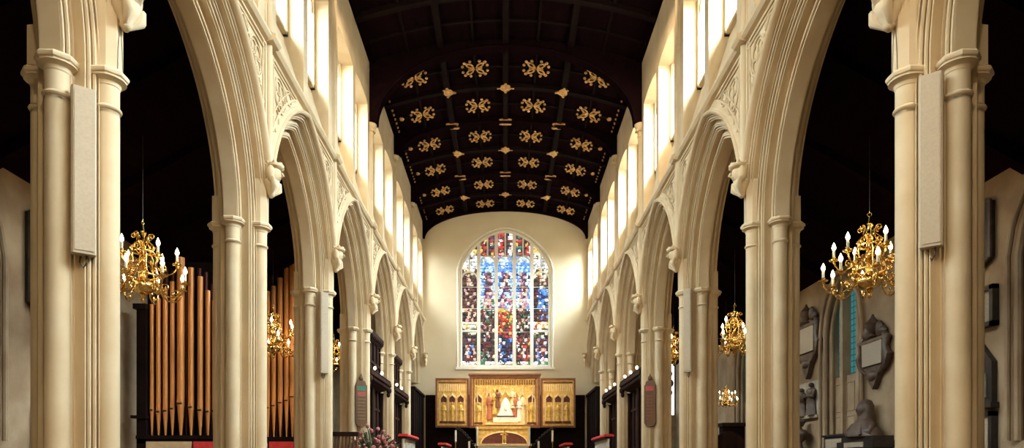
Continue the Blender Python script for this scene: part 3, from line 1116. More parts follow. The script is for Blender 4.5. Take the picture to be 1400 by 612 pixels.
# ------------------------------------------------------------------ chandeliers
def build_chandelier():
    root = empty('brass_chandelier')
    m = MB()
    m.lathe([(.0, -.62), (.03, -.60), (.045, -.57), (.02, -.53), (.05, -.50), (.07, -.47), (.03, -.43)], 0, 0, 0, 12)
    m.lathe([(.03, -.18), (.06, -.12), (.035, -.05), (.055, .02), (.09, .08), (.05, .16), (.03, .22), (.06, .27), (.035, .33), (.025, .45), (.07, .50), (.09, .56), (.05, .62), (.03, .72), (.05, .76), (.03, .80), (.015, .9)], 0, 0, 0, 12)
    m.build('stem', M['brass'], root, smooth=50)
    m = MB()
    rows = []
    for k in range(9):
        th = -pi / 2 + pi * k / 8
        n = 32
        rows.append([((.215 + .012 * cos(16 * 2 * pi * j / n)) * max(cos(th), .05) * cos(2 * pi * j / n), (.215 + .012 * cos(16 * 2 * pi * j / n)) * max(cos(th), .05) * sin(2 * pi * j / n), -.30 + .15 * sin(th)) for j in range(n)])
    m.grid(rows, closed=True, caps=True)
    m.build('globe', M['brass'], root, smooth=60)
    m = MB()
    n = 28
    for rr, zz in ((.27, -.10), (.20, .36)):
        m = MB(); m.tube([(rr * cos(2 * pi * j / n), rr * sin(2 * pi * j / n), zz) for j in range(n + 1)], .018, 6)
        m.build('hoop', M['brass'], root, smooth=60)

    def spiral(cx, cz, r, a0, turns, n=14):
        return [(cx + r * (1 - .8 * k / n) * cos(a0 + turns * 2 * pi * k / n), 0, cz + r * (1 - .8 * k / n) * sin(a0 + turns * 2 * pi * k / n)) for k in range(n + 1)]
    crown = None
    for k in range(6):
        a = 2 * pi * k / 6 + .2
        if crown is None:
            m = MB()
            m.tube([(.03, 0, .30), (.14, 0, .34), (.20, 0, .42), (.18, 0, .50), (.11, 0, .56), (.10, 0, .64)] + spiral(.16, .67, .06, pi, -1.2), .014, 6)
            m.tube(spiral(.16, .44, .065, 0, 1.2), .012, 6)
            m.tube([(.20, 0, .36), (.25, 0, .24), (.22, 0, .10), (.26, 0, -.02), (.27, 0, -.10)] + spiral(.33, -.10, .06, pi, 1.2), .014, 6)
            crown = m.build('scroll', M['brass'], root, smooth=60)
            o = crown
        else:
            o = crown.copy(); COL.objects.link(o)
        o.rotation_euler = (0, 0, a)

    def arm_mesh(r, zc, kind):
        m = MB()
        if kind == 'low':
            pts = [(.16, 0, -.22), (.26, 0, -.20), (.33, 0, -.30), (.38, 0, -.42), (.48, 0, -.49), (.60, 0, -.50), (.70, 0, -.44), (.77, 0, -.34), (.78, 0, zc)]
            m.tube(pts, .016, 6)
            m.tube(spiral(.40, -.30, .085, -pi / 2, 1.3), .012, 6)
            m.tube(spiral(.60, -.41, .075, -pi / 2, -1.2), .012, 6)
        else:
            pts = [(.10, 0, .10), (.20, 0, .16), (.27, 0, .08), (.33, 0, -.01), (.43, 0, -.04), (.52, 0, .0), (.58, 0, .08), (.60, 0, zc)]
            m.tube(pts, .015, 6)
            m.tube(spiral(.34, .10, .075, -pi / 2, 1.3), .011, 6)
        m.lathe([(.012, zc - .05), (.03, zc - .04), (.02, zc - .02), (.085, zc + .0), (.09, zc + .02), (.03, zc + .015), (.035, zc + .07), (.02, zc + .07)], r, 0, 0, 12)
        return m
    cnd = MB(); cnd.lathe([(.024, .0), (.024, .13), (.015, .14)], 0, 0, 0, 10)
    blb = MB(); blb.lathe([(.012, .14), (.034, .17), (.036, .20), (.018, .25), (.0, .29)], 0, 0, 0, 8)
    for kind, n, r, zc, ph in (('low', 8, .78, -.24, .13), ('up', 6, .60, .17, .40)):
        proto = None
        for k in range(n):
            a = 2 * pi * k / n + ph
            if proto is None:
                proto = arm_mesh(r, zc, kind).build('arm', M['brass'], root, smooth=60)
                c = MB(); c.v, c.f, c.m, c.c = list(cnd.v), cnd.f, cnd.m, cnd.c
                c.xf(Matrix.Translation((r, 0, zc + .06))); c.build('candle', M['candle'], proto, smooth=50)
                c = MB(); c.v, c.f, c.m, c.c = list(blb.v), blb.f, blb.m, blb.c
                c.xf(Matrix.Translation((r, 0, zc + .06))); c.build('flame_bulb', M['bulb'], proto, smooth=50)
                proto.rotation_euler = (0, 0, a)
            else:
                o = copy_tree(proto)
                o.rotation_euler = (0, 0, a)
    m = MB()
    m.tube([(0, .035 * cos(2 * pi * j / 12), .93 + .035 * sin(2 * pi * j / 12)) for j in range(13)], .008, 6)
    m.lathe([(.008, .96), (.008, 1.0)], 0, 0, 0, 6)
    m.build('ring', M['brass'], root, smooth=50)
    m = MB()
    m.lathe([(.006, 0.0), (.006, 1.0)], 0, 0, 0, 6)
    rod = m.build('hanging_rod', M['iron'], root, smooth=50)
    rod.location = (0, 0, .98)
    return root


ch0 = build_chandelier()
CHS = [(-7.03, 13.2, 370, 1.0, 'large lit brass chandelier before the organ pipes, beside the nearest left pillar'),
       (-6.95, 20.4, 462, 1.0, 'lit brass chandelier between the second and third left pillars'),
       (-6.9, 27.4, 488, 1.0, 'lit brass chandelier barely seen right of the third left pillar'),
       (7.03, 13.2, 362, 1.05, 'large lit brass chandelier beside the nearest right pillar, before wall monuments'),
       (6.85, 20.4, 460, 1.0, 'half hidden lit brass chandelier, upper of two between right pillars'),
       (6.75, 27.4, 478, 1.0, 'brass chandelier before the bright far window of the right aisle'),
       (7.75, 24.0, 545, .52, 'small lit chandelier low between the second and third right pillars')]
for k, (x, y, py, s, lab) in enumerate(CHS):
    o = ch0 if k == 0 else copy_tree(ch0)
    z = PZ(py, y)
    o.location = (x, y, z)
    o.scale = (s, s, s)
    o.rotation_euler = (0, 0, .37 * k)
    ceil_z = H(7.42 - (abs(x) - 5.1) * (2.30 / 4.3))
    for c in kids(o):
        if c.name.startswith('hanging_rod'):
            c.scale = (1, 1, (ceil_z + .05 - z) / s - .98)
    tag(o, lab, 'chandelier', 'brass chandeliers in the aisles')
    l = bpy.data.lights.new('chandelier_glow', 'SPOT')
    l.spot_size = radians(150); l.spot_blend = 1.0
    l.energy = 60 if s > .7 else 22
    l.color = (1.0, .72, .42)
    l.shadow_soft_size = .12
    lo = bpy.data.objects.new('chandelier_glow', l)
    COL.objects.link(lo)
    lo.location = (x, y, z - .75 * s)

# ------------------------------------------------------------------ pipe organ in the left aisle
YO = 16.0
org = empty('pipe_organ', (-6.8, YO, 0))
tag(org, 'pipe organ with tall golden pipes in the left aisle behind the second pillar', 'organ')


def oprt(mb, name, mats, **k):
    mb.xf(Matrix.Translation((6.8, -YO, 0)))
    return mb.build(name, mats, org, **k)


def organ_pipe(px, wpx, pm, pt, mat, yy=YO, foot=598):
    x = PX(px, yy); r = .80 * wpx * yy / F / 2
    zf, zm, zt = PZ(foot, yy), PZ(pm, yy), PZ(pt, yy)
    mb = MB()
    mb.lathe([(r * .28, zf), (r * .95, zm - .05), (r, zm), (r, zt), (r * .9, zt)], x, yy, 0, 14)
    # mouth: flat lip plate and cut-up
    mb.prism([(x - r * .7, zm + .01), (x + r * .7, zm + .01), (x, zm + r * 3.0)], 'y', yy - r * 1.06, yy - r * .8, 0)
    mb.box(x - r * .72, x + r * .72, yy - r * 1.12, yy - r * .8, zm - .03, zm + .012, 1)
    mb.lathe([(r * 1.05, zm - .055), (r * 1.05, zm - .035)], x, yy, 0, 14)
    return oprt(mb, 'organ_pipe', [mat, M['marble_black']], smooth=40)


for px, w, pm, pt in ((206, 7, 560, 416), (215, 8, 562, 408), (224.5, 8.5, 561, 396), (234, 8, 558, 385), (245.5, 12.5, 551, 352), (259.5, 9.5, 556, 366), (272, 9, 560, 378), (282.5, 7.5, 562, 397), (291, 6.5, 561, 411)):
    organ_pipe(px, w, pm, pt, M['pipe'])
YO2 = 21.7                      # the farther division of the organ stands deeper in the aisle
for px, w, pm, pt in ((349, 8, 559, 404), (357, 8, 558, 402), (365, 7.5, 557, 398), (373, 8, 554, 391), (382, 9, 550, 380), (390.5, 8, 547, 366), (398.5, 10, 542, 346), (407, 8, 547, 362), (415, 8, 550, 376)):
    organ_pipe(px, w, pm, pt, M['pipe'], YO2)
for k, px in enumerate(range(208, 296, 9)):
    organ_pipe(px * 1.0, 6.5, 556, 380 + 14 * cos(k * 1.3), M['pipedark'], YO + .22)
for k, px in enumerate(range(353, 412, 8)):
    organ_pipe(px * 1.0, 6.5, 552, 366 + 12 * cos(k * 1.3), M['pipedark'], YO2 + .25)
mb = MB()
mb.box(PX(344, YO2), PX(421, YO2), YO2 + .45, YO2 + .6, 0, H(5.6))
mb.box(PX(344, YO2), PX(421, YO2), YO2 - .14, YO2 + .45, PZ(606, YO2), PZ(597, YO2))
oprt(mb, 'case', M['blackwood'])
mb = MB(); mb.box(PX(344, YO2), PX(421, YO2), YO2 - .08, YO2 + .45, 0, PZ(606, YO2)); oprt(mb, 'plinth', M['darkwood'])
for a, b, mt in ((344, 366, 'tapestry'), (369, 402, 'red')):
    mb = MB(); mb.box(PX(a, YO2), PX(b, YO2), YO2 - .17, YO2 - .11, PZ(640, YO2), PZ(603.5, YO2)); oprt(mb, 'front_panel', M[mt])
mb = MB()
x0, x1 = PX(188, YO), PX(304, YO)
mb.box(x0, x1, YO + .40, YO + .55, 0, H(4.9))          # back of the case
mb.box(x0, PX(201, YO), YO - .1, YO + .5, 0, H(3.7))     # left post
mb.box(x0 - .06, PX(202, YO), YO - .16, YO + .5, H(3.66), H(3.78))
oprt(mb, 'case', M['blackwood'])
mb = MB()
mb.box(x0, x1, YO - .14, YO + .4, PZ(600, YO), PZ(595, YO))
mb.box(x0, x1, YO - .10, YO + .4, PZ(606, YO), PZ(600, YO) - .002)
mb.box(x0 - .1, PX(203, YO), YO - .18, YO, PZ(572, YO), PZ(568, YO))
oprt(mb, 'pipe_rail', M['blackwood'])
mb = MB(); mb.box(x0, x1, YO - .05, YO + .4, .0, PZ(606, YO)); oprt(mb, 'plinth', M['darkwood'])
for a, b, mt in ((203, 264, 'tapestry'), (267, 303, 'red')):
    mb = MB(); mb.box(PX(a, YO), PX(b, YO), YO - .17, YO - .11, PZ(640, YO), PZ(603.5, YO)); oprt(mb, 'front_panel', M[mt])

# ------------------------------------------------------------------ dark screens and stall canopies between the chancel pillars
def screen(side, i, tall, label):
    S = side
    ya, yb = P[i] + .42, P[i + 1] - .42
    root = empty('choir_screen', (S * 4.65, (ya + yb) / 2, 0))
    T = Matrix.Translation((-S * 4.45, -(ya + yb) / 2, 0))

    def part(mb, name, mat, **k):
        mb.xf(T); return mb.build(name, mat, root, **k)
    bx = lambda mb, xa, xb, y0, y1, z0, z1: mb.box(min(S * xa, S * xb), max(S * xa, S * xb), y0, y1, z0, z1)
    htop = 4.55 if tall else 2.95
    mb = MB(); bx(mb, 4.50, 4.62, ya, yb, 0, H(htop))
    n = 6
    for k in range(n + 1):
        y = ya + (yb - ya) * k / n
        bx(mb, 4.44, 4.50, max(ya, y - .05), min(yb, y + .05), 0, H(htop))
    for z in (.6, 2.0, 3.6):
        if z < htop:
            bx(mb, 4.45, 4.50, ya, yb, H(z), H(z + .09))
    part(mb, 'back_panel', M['darkwood'])
    mb = MB()
    prof = [(S * 4.5, H(2.72)), (S * 4.28, H(2.78)), (S * 4.08, H(2.92)), (S * 4.04, H(2.94)), (S * 4.04, H(3.06)), (S * 4.5, H(3.06))]
    mb.prism(prof, 'y', ya, yb)
    k = 0
    y = ya + .1
    while y < yb - .05:
        mb.ball((S * 4.10, y, H(3.10)), (.05, .07, .06), 6, 4)
        mb.ball((S * 4.10, y, H(2.84)), (.04, .06, .06), 6, 4)
        y += .24
    for yy in (ya + .08, yb - .08):
        mb.ball((S * 4.12, yy, H(2.80)), (.10, .10, .13), 8, 6)
        mb.ball((S * 4.14, yy, H(2.64)), (.07, .07, .10), 8, 6)
    part(mb, 'canopy', M['darkwood'], smooth=40)
    mb = MB()
    for yy in (ya + .06, (ya + yb) / 2, yb - .06):
        mb.lathe([(.06, .45), (.05, .6), (.05, H(2.6)), (.08, H(2.7))], S * 4.38, yy, 0, 8)
    part(mb, 'post', M['darkwood'], smooth=40)
    if tall:
        mb = MB()
        prof = [(S * 4.62, H(4.34)), (S * 4.45, H(4.34)), (S * 4.36, H(4.44)), (S * 4.32, H(4.5)), (S * 4.32, H(4.64)), (S * 4.62, H(4.64))]
        mb.prism(prof, 'y', ya, yb)
        y = ya + .12
        while y < yb - .05:
            bx(mb, 4.30, 4.36, y - .05, y + .05, H(4.40), H(4.50))
            y += .26
        part(mb, 'cornice', M['darkwood'])
    for fy in ((.28, .62) if side < 0 else (.25, .55, .85)):
        y = ya + (yb - ya) * fy
        mb = MB()
        mb.lathe([(.05, 0), (.05, .03), (.015, .05), (.015, .16)], S * 4.14, y, H(3.06), 8)
        st = part(mb, 'stall_lamp', M['brass'], smooth=40)
        mb = MB(); mb.ball((S * 4.14, y, H(3.06) + .20), (.045, .045, .055), 8, 6)
        mb.xf(T); mb.build('lamp_bulb', M['lamp'], st, smooth=60)
    tag(root, label, 'screen', 'dark wooden screens between chancel pillars')


screen(-1, 4, True, 'tall dark panelled screen with lit lamps between fourth and fifth left pillars')
screen(-1, 5, True, 'tall dark panelled screen between fifth and sixth left pillars, nearer the altar')
screen(1, 4, False, 'low dark stall canopy with lit lamps between fourth and fifth right pillars')
screen(1, 5, False, 'low dark stall canopy between fifth and sixth right pillars, nearer the altar')

# black panelling around the sanctuary
def panelling(n, poly_x, y0, y1, along, label):
    mb = MB()
    hp = 3.5
    if along == 'y':
        S = poly_x
        mb.box(min(S * 4.16, S * 4.4), max(S * 4.16, S * 4.4), y0, y1, 0, H(hp))
        mb.box(min(S * 4.08, S * 4.4), max(S * 4.08, S * 4.4), y0, y1, H(hp), H(hp + .12))
        k = 0
        while y0 + .1 + k * .7 < y1:
            a = y0 + .05 + k * .7
            mb.box(min(S * 4.12, S * 4.2), max(S * 4.12, S * 4.2), a, a + .08, 0, H(hp)); k += 1
    else:
        a, b = poly_x
        mb.box(a, b, y0, y1, 0, H(hp)); mb.box(a, b, y0 - .08, y1, H(hp), H(hp + .12))
        x = a
        while x < b:
            mb.box(x, x + .08, y0 - .05, y0, 0, H(hp)); x += .7
        mb.box(a, b, y0 - .06, y0, H(2.6), H(2.7))
    structure(mb.build('trim_%d' % n, M['blackwood']), label, 'panelling')


panelling(1, -1, P[6] + .45, YE - .15, 'y', 'black wall panelling along the left side of the sanctuary')
panelling(2, 1, P[6] + .45, YE - .15, 'y', 'black wall panelling along the right side of the sanctuary')
panelling(3, (-4.05, 4.05), YE - .14, YE - .02, 'x', 'black panelling on the end wall behind the gilded altarpiece')

# ------------------------------------------------------------------ altarpiece
YR = 34.0
def figure(mb, x, y, z, h, w, mi_r=0, mi_h=0, lean=0.0, n=9):
    """small carved robed figure: skirt, torso, shoulders, arms, head"""
    prof = [(w * .52, 0), (w * .50, h * .05), (w * .40, h * .3), (w * .34, h * .5), (w * .44, h * .66), (w * .46, h * .76), (w * .30, h * .82), (w * .13, h * .84), (w * .12, h * .87)]
    mb.lathe(prof, x, y, z, n, mi_r, sy=.7)
    mb.ball((x + lean * .3, y - w * .05, z + h * .93), (w * .19, w * .19, h * .075), 8, 6, mi_h)
    for s in (-1, 1):
        mb.tube([(x + s * w * .42, y, z + h * .74), (x + s * w * .5, y - w * .15, z + h * .56), (x + s * w * .12, y - w * .42, z + h * .58)], [w * .12, w * .11, w * .07], 6, mi_r)


rer = empty('altarpiece', (0, YR, 0))
tag(rer, 'large three-part gilded altarpiece with carved figures under the stained window', 'altarpiece')
TR = Matrix.Translation((0, -YR, 0))


def rp(mb, name, mats, parent=None, **k):
    mb.xf(TR)
    return mb.build(name, mats, parent or rer, **k)


def frame_box(mb, xa, xb, za, zb, t, y0, y1):
    mb.box(xa, xa + t, y0, y1, za, zb); mb.box(xb - t, xb, y0, y1, za, zb)
    mb.box(xa + t, xb - t, y0, y1, za, za + t); mb.box(xa + t, xb - t, y0, y1, zb - t, zb)


cx0, cx1 = PX(641.5, YR), PX(737, YR)
zt, zb = PZ(514.5, YR), PZ(584, YR)
mb = MB(); mb.box(cx0, cx1, YR, YR + .18, zb, zt); rp(mb, 'centre_panel', M['gold'])
mb = MB(); frame_box(mb, cx0 - .02, cx1 + .02, zb - .02, zt + .05, .11, YR - .12, YR + .2)
mb.box(cx0 - .06, cx1 + .06, YR - .18, YR + .2, zt + .05, zt + .13)
mb.box(cx0 + .16, cx0 + .22, YR - .08, YR, zb, zt); mb.box(cx1 - .22, cx1 - .16, YR - .08, YR, zb, zt)
rp(mb, 'centre_frame', M['mahogany'])
# fretted frieze
mb = MB()
x = cx0 + .3
while x < cx1 - .3:
    mb.box(x, x + .06, YR - .07, YR, zt - .30, zt - .17)
    mb.ball((x + .03, YR - .05, zt - .36), (.035, .03, .05), 6, 4)
    x += .12
rp(mb, 'fretted_frieze', M['mahogany'])
# columns
for xx in (652, 664.5, 714, 727):
    mb = MB(); X = PX(xx, YR)
    mb.lathe([(.05, zb + .12), (.05, zb + .2), (.03, zb + .24), (.03, zt - .62), (.055, zt - .55), (.06, zt - .5)], X, YR - .07, 0, 8)
    rp(mb, 'colonnette', M['goldpale'], smooth=40)
# niches with figures
def niche(xc, w, z0, z1):
    mb = MB()
    pts = [(xc - w / 2, z0), (xc - w / 2, z1 - w * .6), (xc - w * .3, z1 - w * .2), (xc, z1), (xc + w * .3, z1 - w * .2), (xc + w / 2, z1 - w * .6), (xc + w / 2, z0)]
    mb.prism([(p[0] + 0, p[1]) for p in [(xc - w * .34, z1 - w * .95), (xc - w * .36, z1 - w * .55), (xc, z1 - .03), (xc + w * .36, z1 - w * .55), (xc + w * .34, z1 - w * .95)]], 'y', YR - .03, YR + .03, 1)
    mb.tube([(p[0], YR - .06, p[1]) for p in pts], .028, 5)
    mb.tube([(xc - w * .5, YR - .08, z1 - w * .45), (xc - w * .1, YR - .09, z1 - w * .2), (xc, YR - .08, z1 + w * .35), (xc + w * .1, YR - .09, z1 - w * .2), (xc + w * .5, YR - .08, z1 - w * .45)], .022, 5)
    mb.box(xc - w * .5, xc + w * .5, YR - .12, YR, z0 - .09, z0, 1)
    rp(mb, 'niche', [M['goldpale'], M['maroon']], smooth=40)
    mb = MB(); figure(mb, xc, YR - .08, z0, (z1 - z0) * .72, w * .55)
    rp(mb, 'carved_figure', M['gold'], smooth=50)


for px in (653.5, 725.5):
    niche(PX(px, YR), .40, PZ(577, YR), PZ(539, YR))
# central carved group (generic): white draped mound with attendants under a canopy
mb = MB()
za = PZ(580, YR)
xa, xb = PX(663, YR), PX(717, YR)
mb.box(xa, xb, YR - .16, YR, za - .02, za + .10)
rp(mb, 'carved_ledge', M['goldpale'])
mb = MB()
c = PX(690.5, YR)
mb.lathe([(.48, 0), (.46, .10), (.36, .25), (.30, .40), (.24, .62), (.20, .80), (.10, .95), (.03, 1.02)], c, YR - .10, za + .30, 10, sy=.3)
mb.box(c - .62, c + .62, YR - .22, YR - .02, za + .10, za + .34)
mb.ball((c, YR - .18, za + .78), (.10, .06, .13), 8, 6)
rp(mb, 'white_draped_figure', M['robe_white'], smooth=50)
mb = MB(); mb.box(c - .45, c + .45, YR - .235, YR - .20, za + .36, za + .43); rp(mb, 'table_edge', M['marble_dark'])
for px, hh, mt, zo in ((668, 1.35, 'robe_red', .25), (675, 1.25, 'gold', .5), (702.5, 1.3, 'robe_red', .2), (709, 1.2, 'robe_white', .15), (714, 1.5, 'goldpale', .1), (679, .9, 'mahogany', .85), (700, 1.0, 'goldpale', .8)):
    mb = MB(); figure(mb, PX(px, YR), YR - .07, za + zo, hh, .30); rp(mb, 'attendant_figure', M[mt], smooth=50)
mb = MB()
for k in range(7):
    x = xa + .15 + (xb - xa - .3) * k / 6
    z = PZ(540, YR) + .15 * (1 - abs(k - 3) / 3)
    mb.tube([(x - .14, YR - .1, z - .12), (x - .05, YR - .1, z + .02), (x, YR - .1, z + .2), (x + .05, YR - .1, z + .02), (x + .14, YR - .1, z - .12)], .03, 5)
    mb.ball((x, YR - .1, z + .24), .04, 6, 4)
rp(mb, 'fretted_canopy', M['goldpale'], smooth=50)
# wings
for s, (pa, pb) in ((-1, (595.5, 639)), (1, (739.5, 785))):
    xa, xb = PX(pa, YR), PX(pb, YR)
    wt, wb = PZ(517.5, YR), PZ(583, YR)
    mb = MB(); mb.box(xa, xb, YR, YR + .10, wb, wt)
    w_ = rp(mb, 'wing_panel', M['gold'])
    mb = MB(); frame_box(mb, xa - .03, xb + .03, wb - .03, wt + .03, .09, YR - .06, YR + .12)
    mb.box(xa + .1, xb - .1, YR - .05, YR, wt - .22, wt - .14)
    rp(mb, 'wing_frame', M['mahogany'])
    for k in range(3):
        niche(PX((606, 617.5, 629)[k] if s < 0 else (750, 762, 774)[k], YR), .40, PZ(575.5, YR), PZ(539, YR))
    mb = MB()
    x = xa + .15
    while x < xb - .12:
        mb.box(x, x + .05, YR - .045, YR, wt - .62, wt - .26); x += .11
    rp(mb, 'wing_tracery', M['goldpale'])

# gradine below the altarpiece: pale gilded shelf with twin dark arches and a brass cross
YG = 33.2
gra = empty('altar', (0, YG, 0))
tag(gra, 'gilded altar with dark arched recesses beneath the altarpiece', 'altar')
TG = Matrix.Translation((0, -YG, 0))
g0, g1 = PX(651, YG), PX(723, YG)
mb = MB(); mb.box(g0, g1, YG, YG + .6, .62, PZ(584, YG)); mb.box(g0 - .05, g1 + .05, YG - .06, YG + .6, PZ(586, YG), PZ(582.5, YG))
mb.xf(TG); mb.build('gilded_back', M['gold'], gra)
mb = MB()
cz = PZ(606.5, YG); c = PX(688.5, YG)
for s in (-1, 1):
    pts = [(c + s * .10, cz)]
    for k in range(9):
        a = pi / 2 * k / 8
        pts.append((c + s * (.10 + 1.0 * sin(a)), cz + .54 * cos(a)))
    mb.prism(pts, 'y', YG - .02, YG + .01)
mb.xf(TG); mb.build('arched_recess', M['maroon'], gra)
mb = MB()
mb.tube([(c + 1.14 * cos(pi * k / 20), YG - .03, cz + .58 * sin(pi * k / 20)) for k in range(21)], .035, 6)
mb.box(g0 - .1, g1 + .1, YG - .5, YG + .1, PZ(609.5, YG), PZ(606.5, YG))
mb.xf(TG); mb.build('gilded_arch', M['goldpale'], gra, smooth=40)
mb = MB()
mb.box(g0 - .05, g1 + .05, YG - .45, YG, .62, PZ(609.6, YG))
mb.xf(TG); mb.build('altar_front', M['robe_white'], gra)
cr = MB()
zc = PZ(606.4, YG)
cr.lathe([(.16, 0), (.14, .04), (.05, .10), (.04, .2)], 0, 0, 0, 10)
cr.box(-.03, .03, -.02, .02, .18, .62); cr.box(-.15, .15, -.02, .02, .42, .48)
for p in ((-.16, 0, .45), (.16, 0, .45), (0, 0, .63)):
    cr.ball(p, .045, 7, 5)
o = cr.build('altar_cross', M['brass'], smooth=40, loc=(c, YG - .25, zc))
tag(o, 'small brass standing cross at the middle of the altar', 'cross')


# candles around the altar
def candlestick(px, y, ptop, pbot, base_z, lab):
    root = empty('candlestick', (PX(px, y), y, base_z))
    zt, zb = PZ(ptop, y) - base_z, PZ(pbot, y) - base_z
    m = MB(); m.lathe([(.14, 0), (.12, .04), (.05, .12), (.03, .2), (.03, zb - .1), (.06, zb - .06), (.07, zb - .01), (.02, zb)], 0, 0, 0, 12); m.build('stand', M['brass'], root, smooth=40)
    m = MB(); m.lathe([(.045, zb), (.045, zt), (.01, zt + .01)], 0, 0, 0, 10); m.build('candle', M['candle'], root, smooth=40)
    tag(root, lab, 'candlestick', 'white altar candles')


candlestick(651.5, 32.4, 583, 609, .62, 'tall white candle at the left end of the gilded altar')
candlestick(723, 32.4, 583, 609, .62, 'tall white candle at the right end of the gilded altar')
candlestick(622, 31.6, 588, 603, .62, 'outer left white candle, before the left black panelling')
candlestick(754.5, 31.6, 588, 603, .62, 'outer right white candle, before the right black panelling')
candlestick(640.5, 31.0, 603, 614, .45, 'short white candle beside the dark scrolled ramp left of altar')
candlestick(735.5, 31.0, 603, 614, .45, 'short white candle beside the dark scrolled ramp right of altar')

# dark scrolled ramps flanking the altar
for s in (-1, 1):
    y = 31.9
    outer, inner = (PX(623, y), PX(648, y)) if s < 0 else (PX(757, y), PX(727, y))
    root = empty('carved_ramp', ((outer + inner) / 2, y, .62))
    T = Matrix.Translation((-(outer + inner) / 2, -y, -.62))
    z0, z1 = PZ(586, y), PZ(612, y)
    mb = MB()
    pts = [(outer, .62), (outer, z0)]
    for k in range(11):
        u = k / 10
        pts.append((outer + (inner - outer) * u, z0 + (z1 - z0) * (.1 * u + .9 * (u ** 1.6))))
    pts.append((inner, .62))
    mb.prism(pts, 'y', y - .06, y + .06); mb.xf(T); mb.build('ramp_panel', M['blackwood'], root)
    mb = MB()
    for k in range(8):
        u = (k + .3) / 8
        x = outer + (inner - outer) * u
        z = z0 + (z1 - z0) * (.1 * u + .9 * (u ** 1.6)) + .03
        mb.tube([(x + .08 * cos(a_) * (1 - .08 * j), y, z + .08 * sin(a_) * (1 - .08 * j)) for j, a_ in enumerate([.6 * q for q in range(11)])], .022, 5)
    mb.xf(T); mb.build('scroll_cresting', M['marble_black'], root, smooth=50)
    tag(root, 'black carved sloping ramp with scrolled top just %s of the altar' % ('left' if s < 0 else 'right'), 'stall end', 'scrolled ramps beside the altar')


# red cushioned choir desks
def desk(side, X, h, y0, y1, label):
    S = side
    root = empty('choir_desk', (S * X, (y0 + y1) / 2, .45))
    T = Matrix.Translation((-S * X, -(y0 + y1) / 2, -.45))
    zt = H(h)
    mb = MB()
    mb.box(S * X - .12, S * X + .12, y0, y1, .45, 1.1)
    mb.box(S * X - .13, S * X + .13, y0, y1, zt - .16, zt - .09)
    mb.xf(T); mb.build('desk_front', M['darkwood'], root)
    mb = MB()
    prof = [(S * X - .17, zt - .09), (S * X - .18, zt - .05), (S * X - .15, zt), (S * X + .15, zt), (S * X + .18, zt - .05), (S * X + .17, zt - .09)]
    mb.prism(prof, 'y', y0 - .03, y1 + .03)
    mb.xf(T); mb.build('cushion', M['red'], root, smooth=30)
    n = max(4, int((y1 - y0) / .33))
    for k in range(n):
        y = y0 + .06 + (y1 - y0 - .12) * k / (n - 1)
        mb = MB()
        mb.lathe([(.05, 1.1), (.05, 1.2), (.035, 1.3), (.045, (1.1 + zt) / 2), (.03, zt - .3), (.05, zt - .2), (.05, zt - .16)], S * X, y, 0, 8)
        mb.xf(T); mb.build('baluster', M['white'], root, smooth=40)
    tag(root, label, 'choir desk', 'red cushioned choir desks')


desk(-1, 3.55, 1.13, 23.7, 26.6, 'choir desk with red cushion on white balusters, below the left chancel pillars')
desk(1, 3.62, 1.13, 23.9, 27.4, 'choir desk with red cushion on white balusters, below the right chancel pillars')
desk(-1, 2.62, .98, 28.3, 32.0 - .9, 'inner red-topped choir desk left of the altar, lower and farther off')
desk(1, 2.62, .98, 28.3, 32.0 - .9, 'inner red-topped choir desk right of the altar, lower and farther off')

# ------------------------------------------------------------------ flowers and carved stall back near the fourth left pillar
fx, fy = PX(510, 20.2), 20.2
root = empty('flower_arrangement', (fx, fy, 0))
tag(root, 'large arrangement of pink flowers on a stand below the fourth left pillar', 'flowers')
m = MB(); m.lathe([(.2, 0), (.18, .05), (.04, .12), (.035, 1.5), (.10, 1.6), (.17, 1.75), (.19, 1.85)], 0, 0, 0, 12); m.build('pedestal_vase', M['iron'], root, smooth=40)
r2 = random.Random(11)
m = MB(); m2 = MB()
for k in range(150):
    a = r2.uniform(0, 2 * pi); t = r2.random()
    d = .12 + .58 * sqrt(r2.random()); z = 1.92 + .80 * (1 - (d / .74) ** 2) * r2.uniform(.35, 1)
    p = Vector((d * cos(a), d * sin(a) * .8, z))
    if k % 2 == 0:
        r = r2.uniform(.045, .085)
        for j in range(4):
            m.ball((p.x + r2.uniform(-.03, .03), p.y + r2.uniform(-.03, .03), p.z + r2.uniform(-.02, .03)), r * .7, 6, 4)
    else:
        q = p + Vector((p.x * .25, p.y * .25, r2.uniform(-.1, .16)))
        m2.tube([(p.x * .3, p.y * .3, 1.85), tuple(p), tuple(q)], [.008, .03, .004], 5)
m.build('blossoms', M['blossom'], root, smooth=60)
m2.build('leaves', M['leaf'], root, smooth=60)

y = 18.6
root = empty('stall_back', (PX(470, y), y, 0))
xa, xb = PX(450, y), PX(489, y)
T = Matrix.Translation((-PX(470, y), -y, 0))
mb = MB(); mb.box(xa, xb, y - .06, y + .06, PZ(596, y), PZ(590, y)); mb.xf(T); mb.build('top_rail', M['darkwood'], root)
mb = MB(); mb.box(xa, xb, y - .05, y + .05, 0, 1.3); mb.xf(T); mb.build('lower_panel', M['darkwood'], root)
for k in range(8):
    x = xa + .05 + (xb - xa - .1) * k / 7
    mb = MB(); mb.lathe([(.03, 1.3), (.045, 1.5), (.025, 1.75), (.045, 2.0), (.03, 2.2), (.03, PZ(596, y))], x, y, 0, 8)
    mb.xf(T); mb.build('baluster', M['brownwood'], root, smooth=40)
tag(root, 'dark wooden stall rail with turned balusters left of the pink flowers', 'rail')

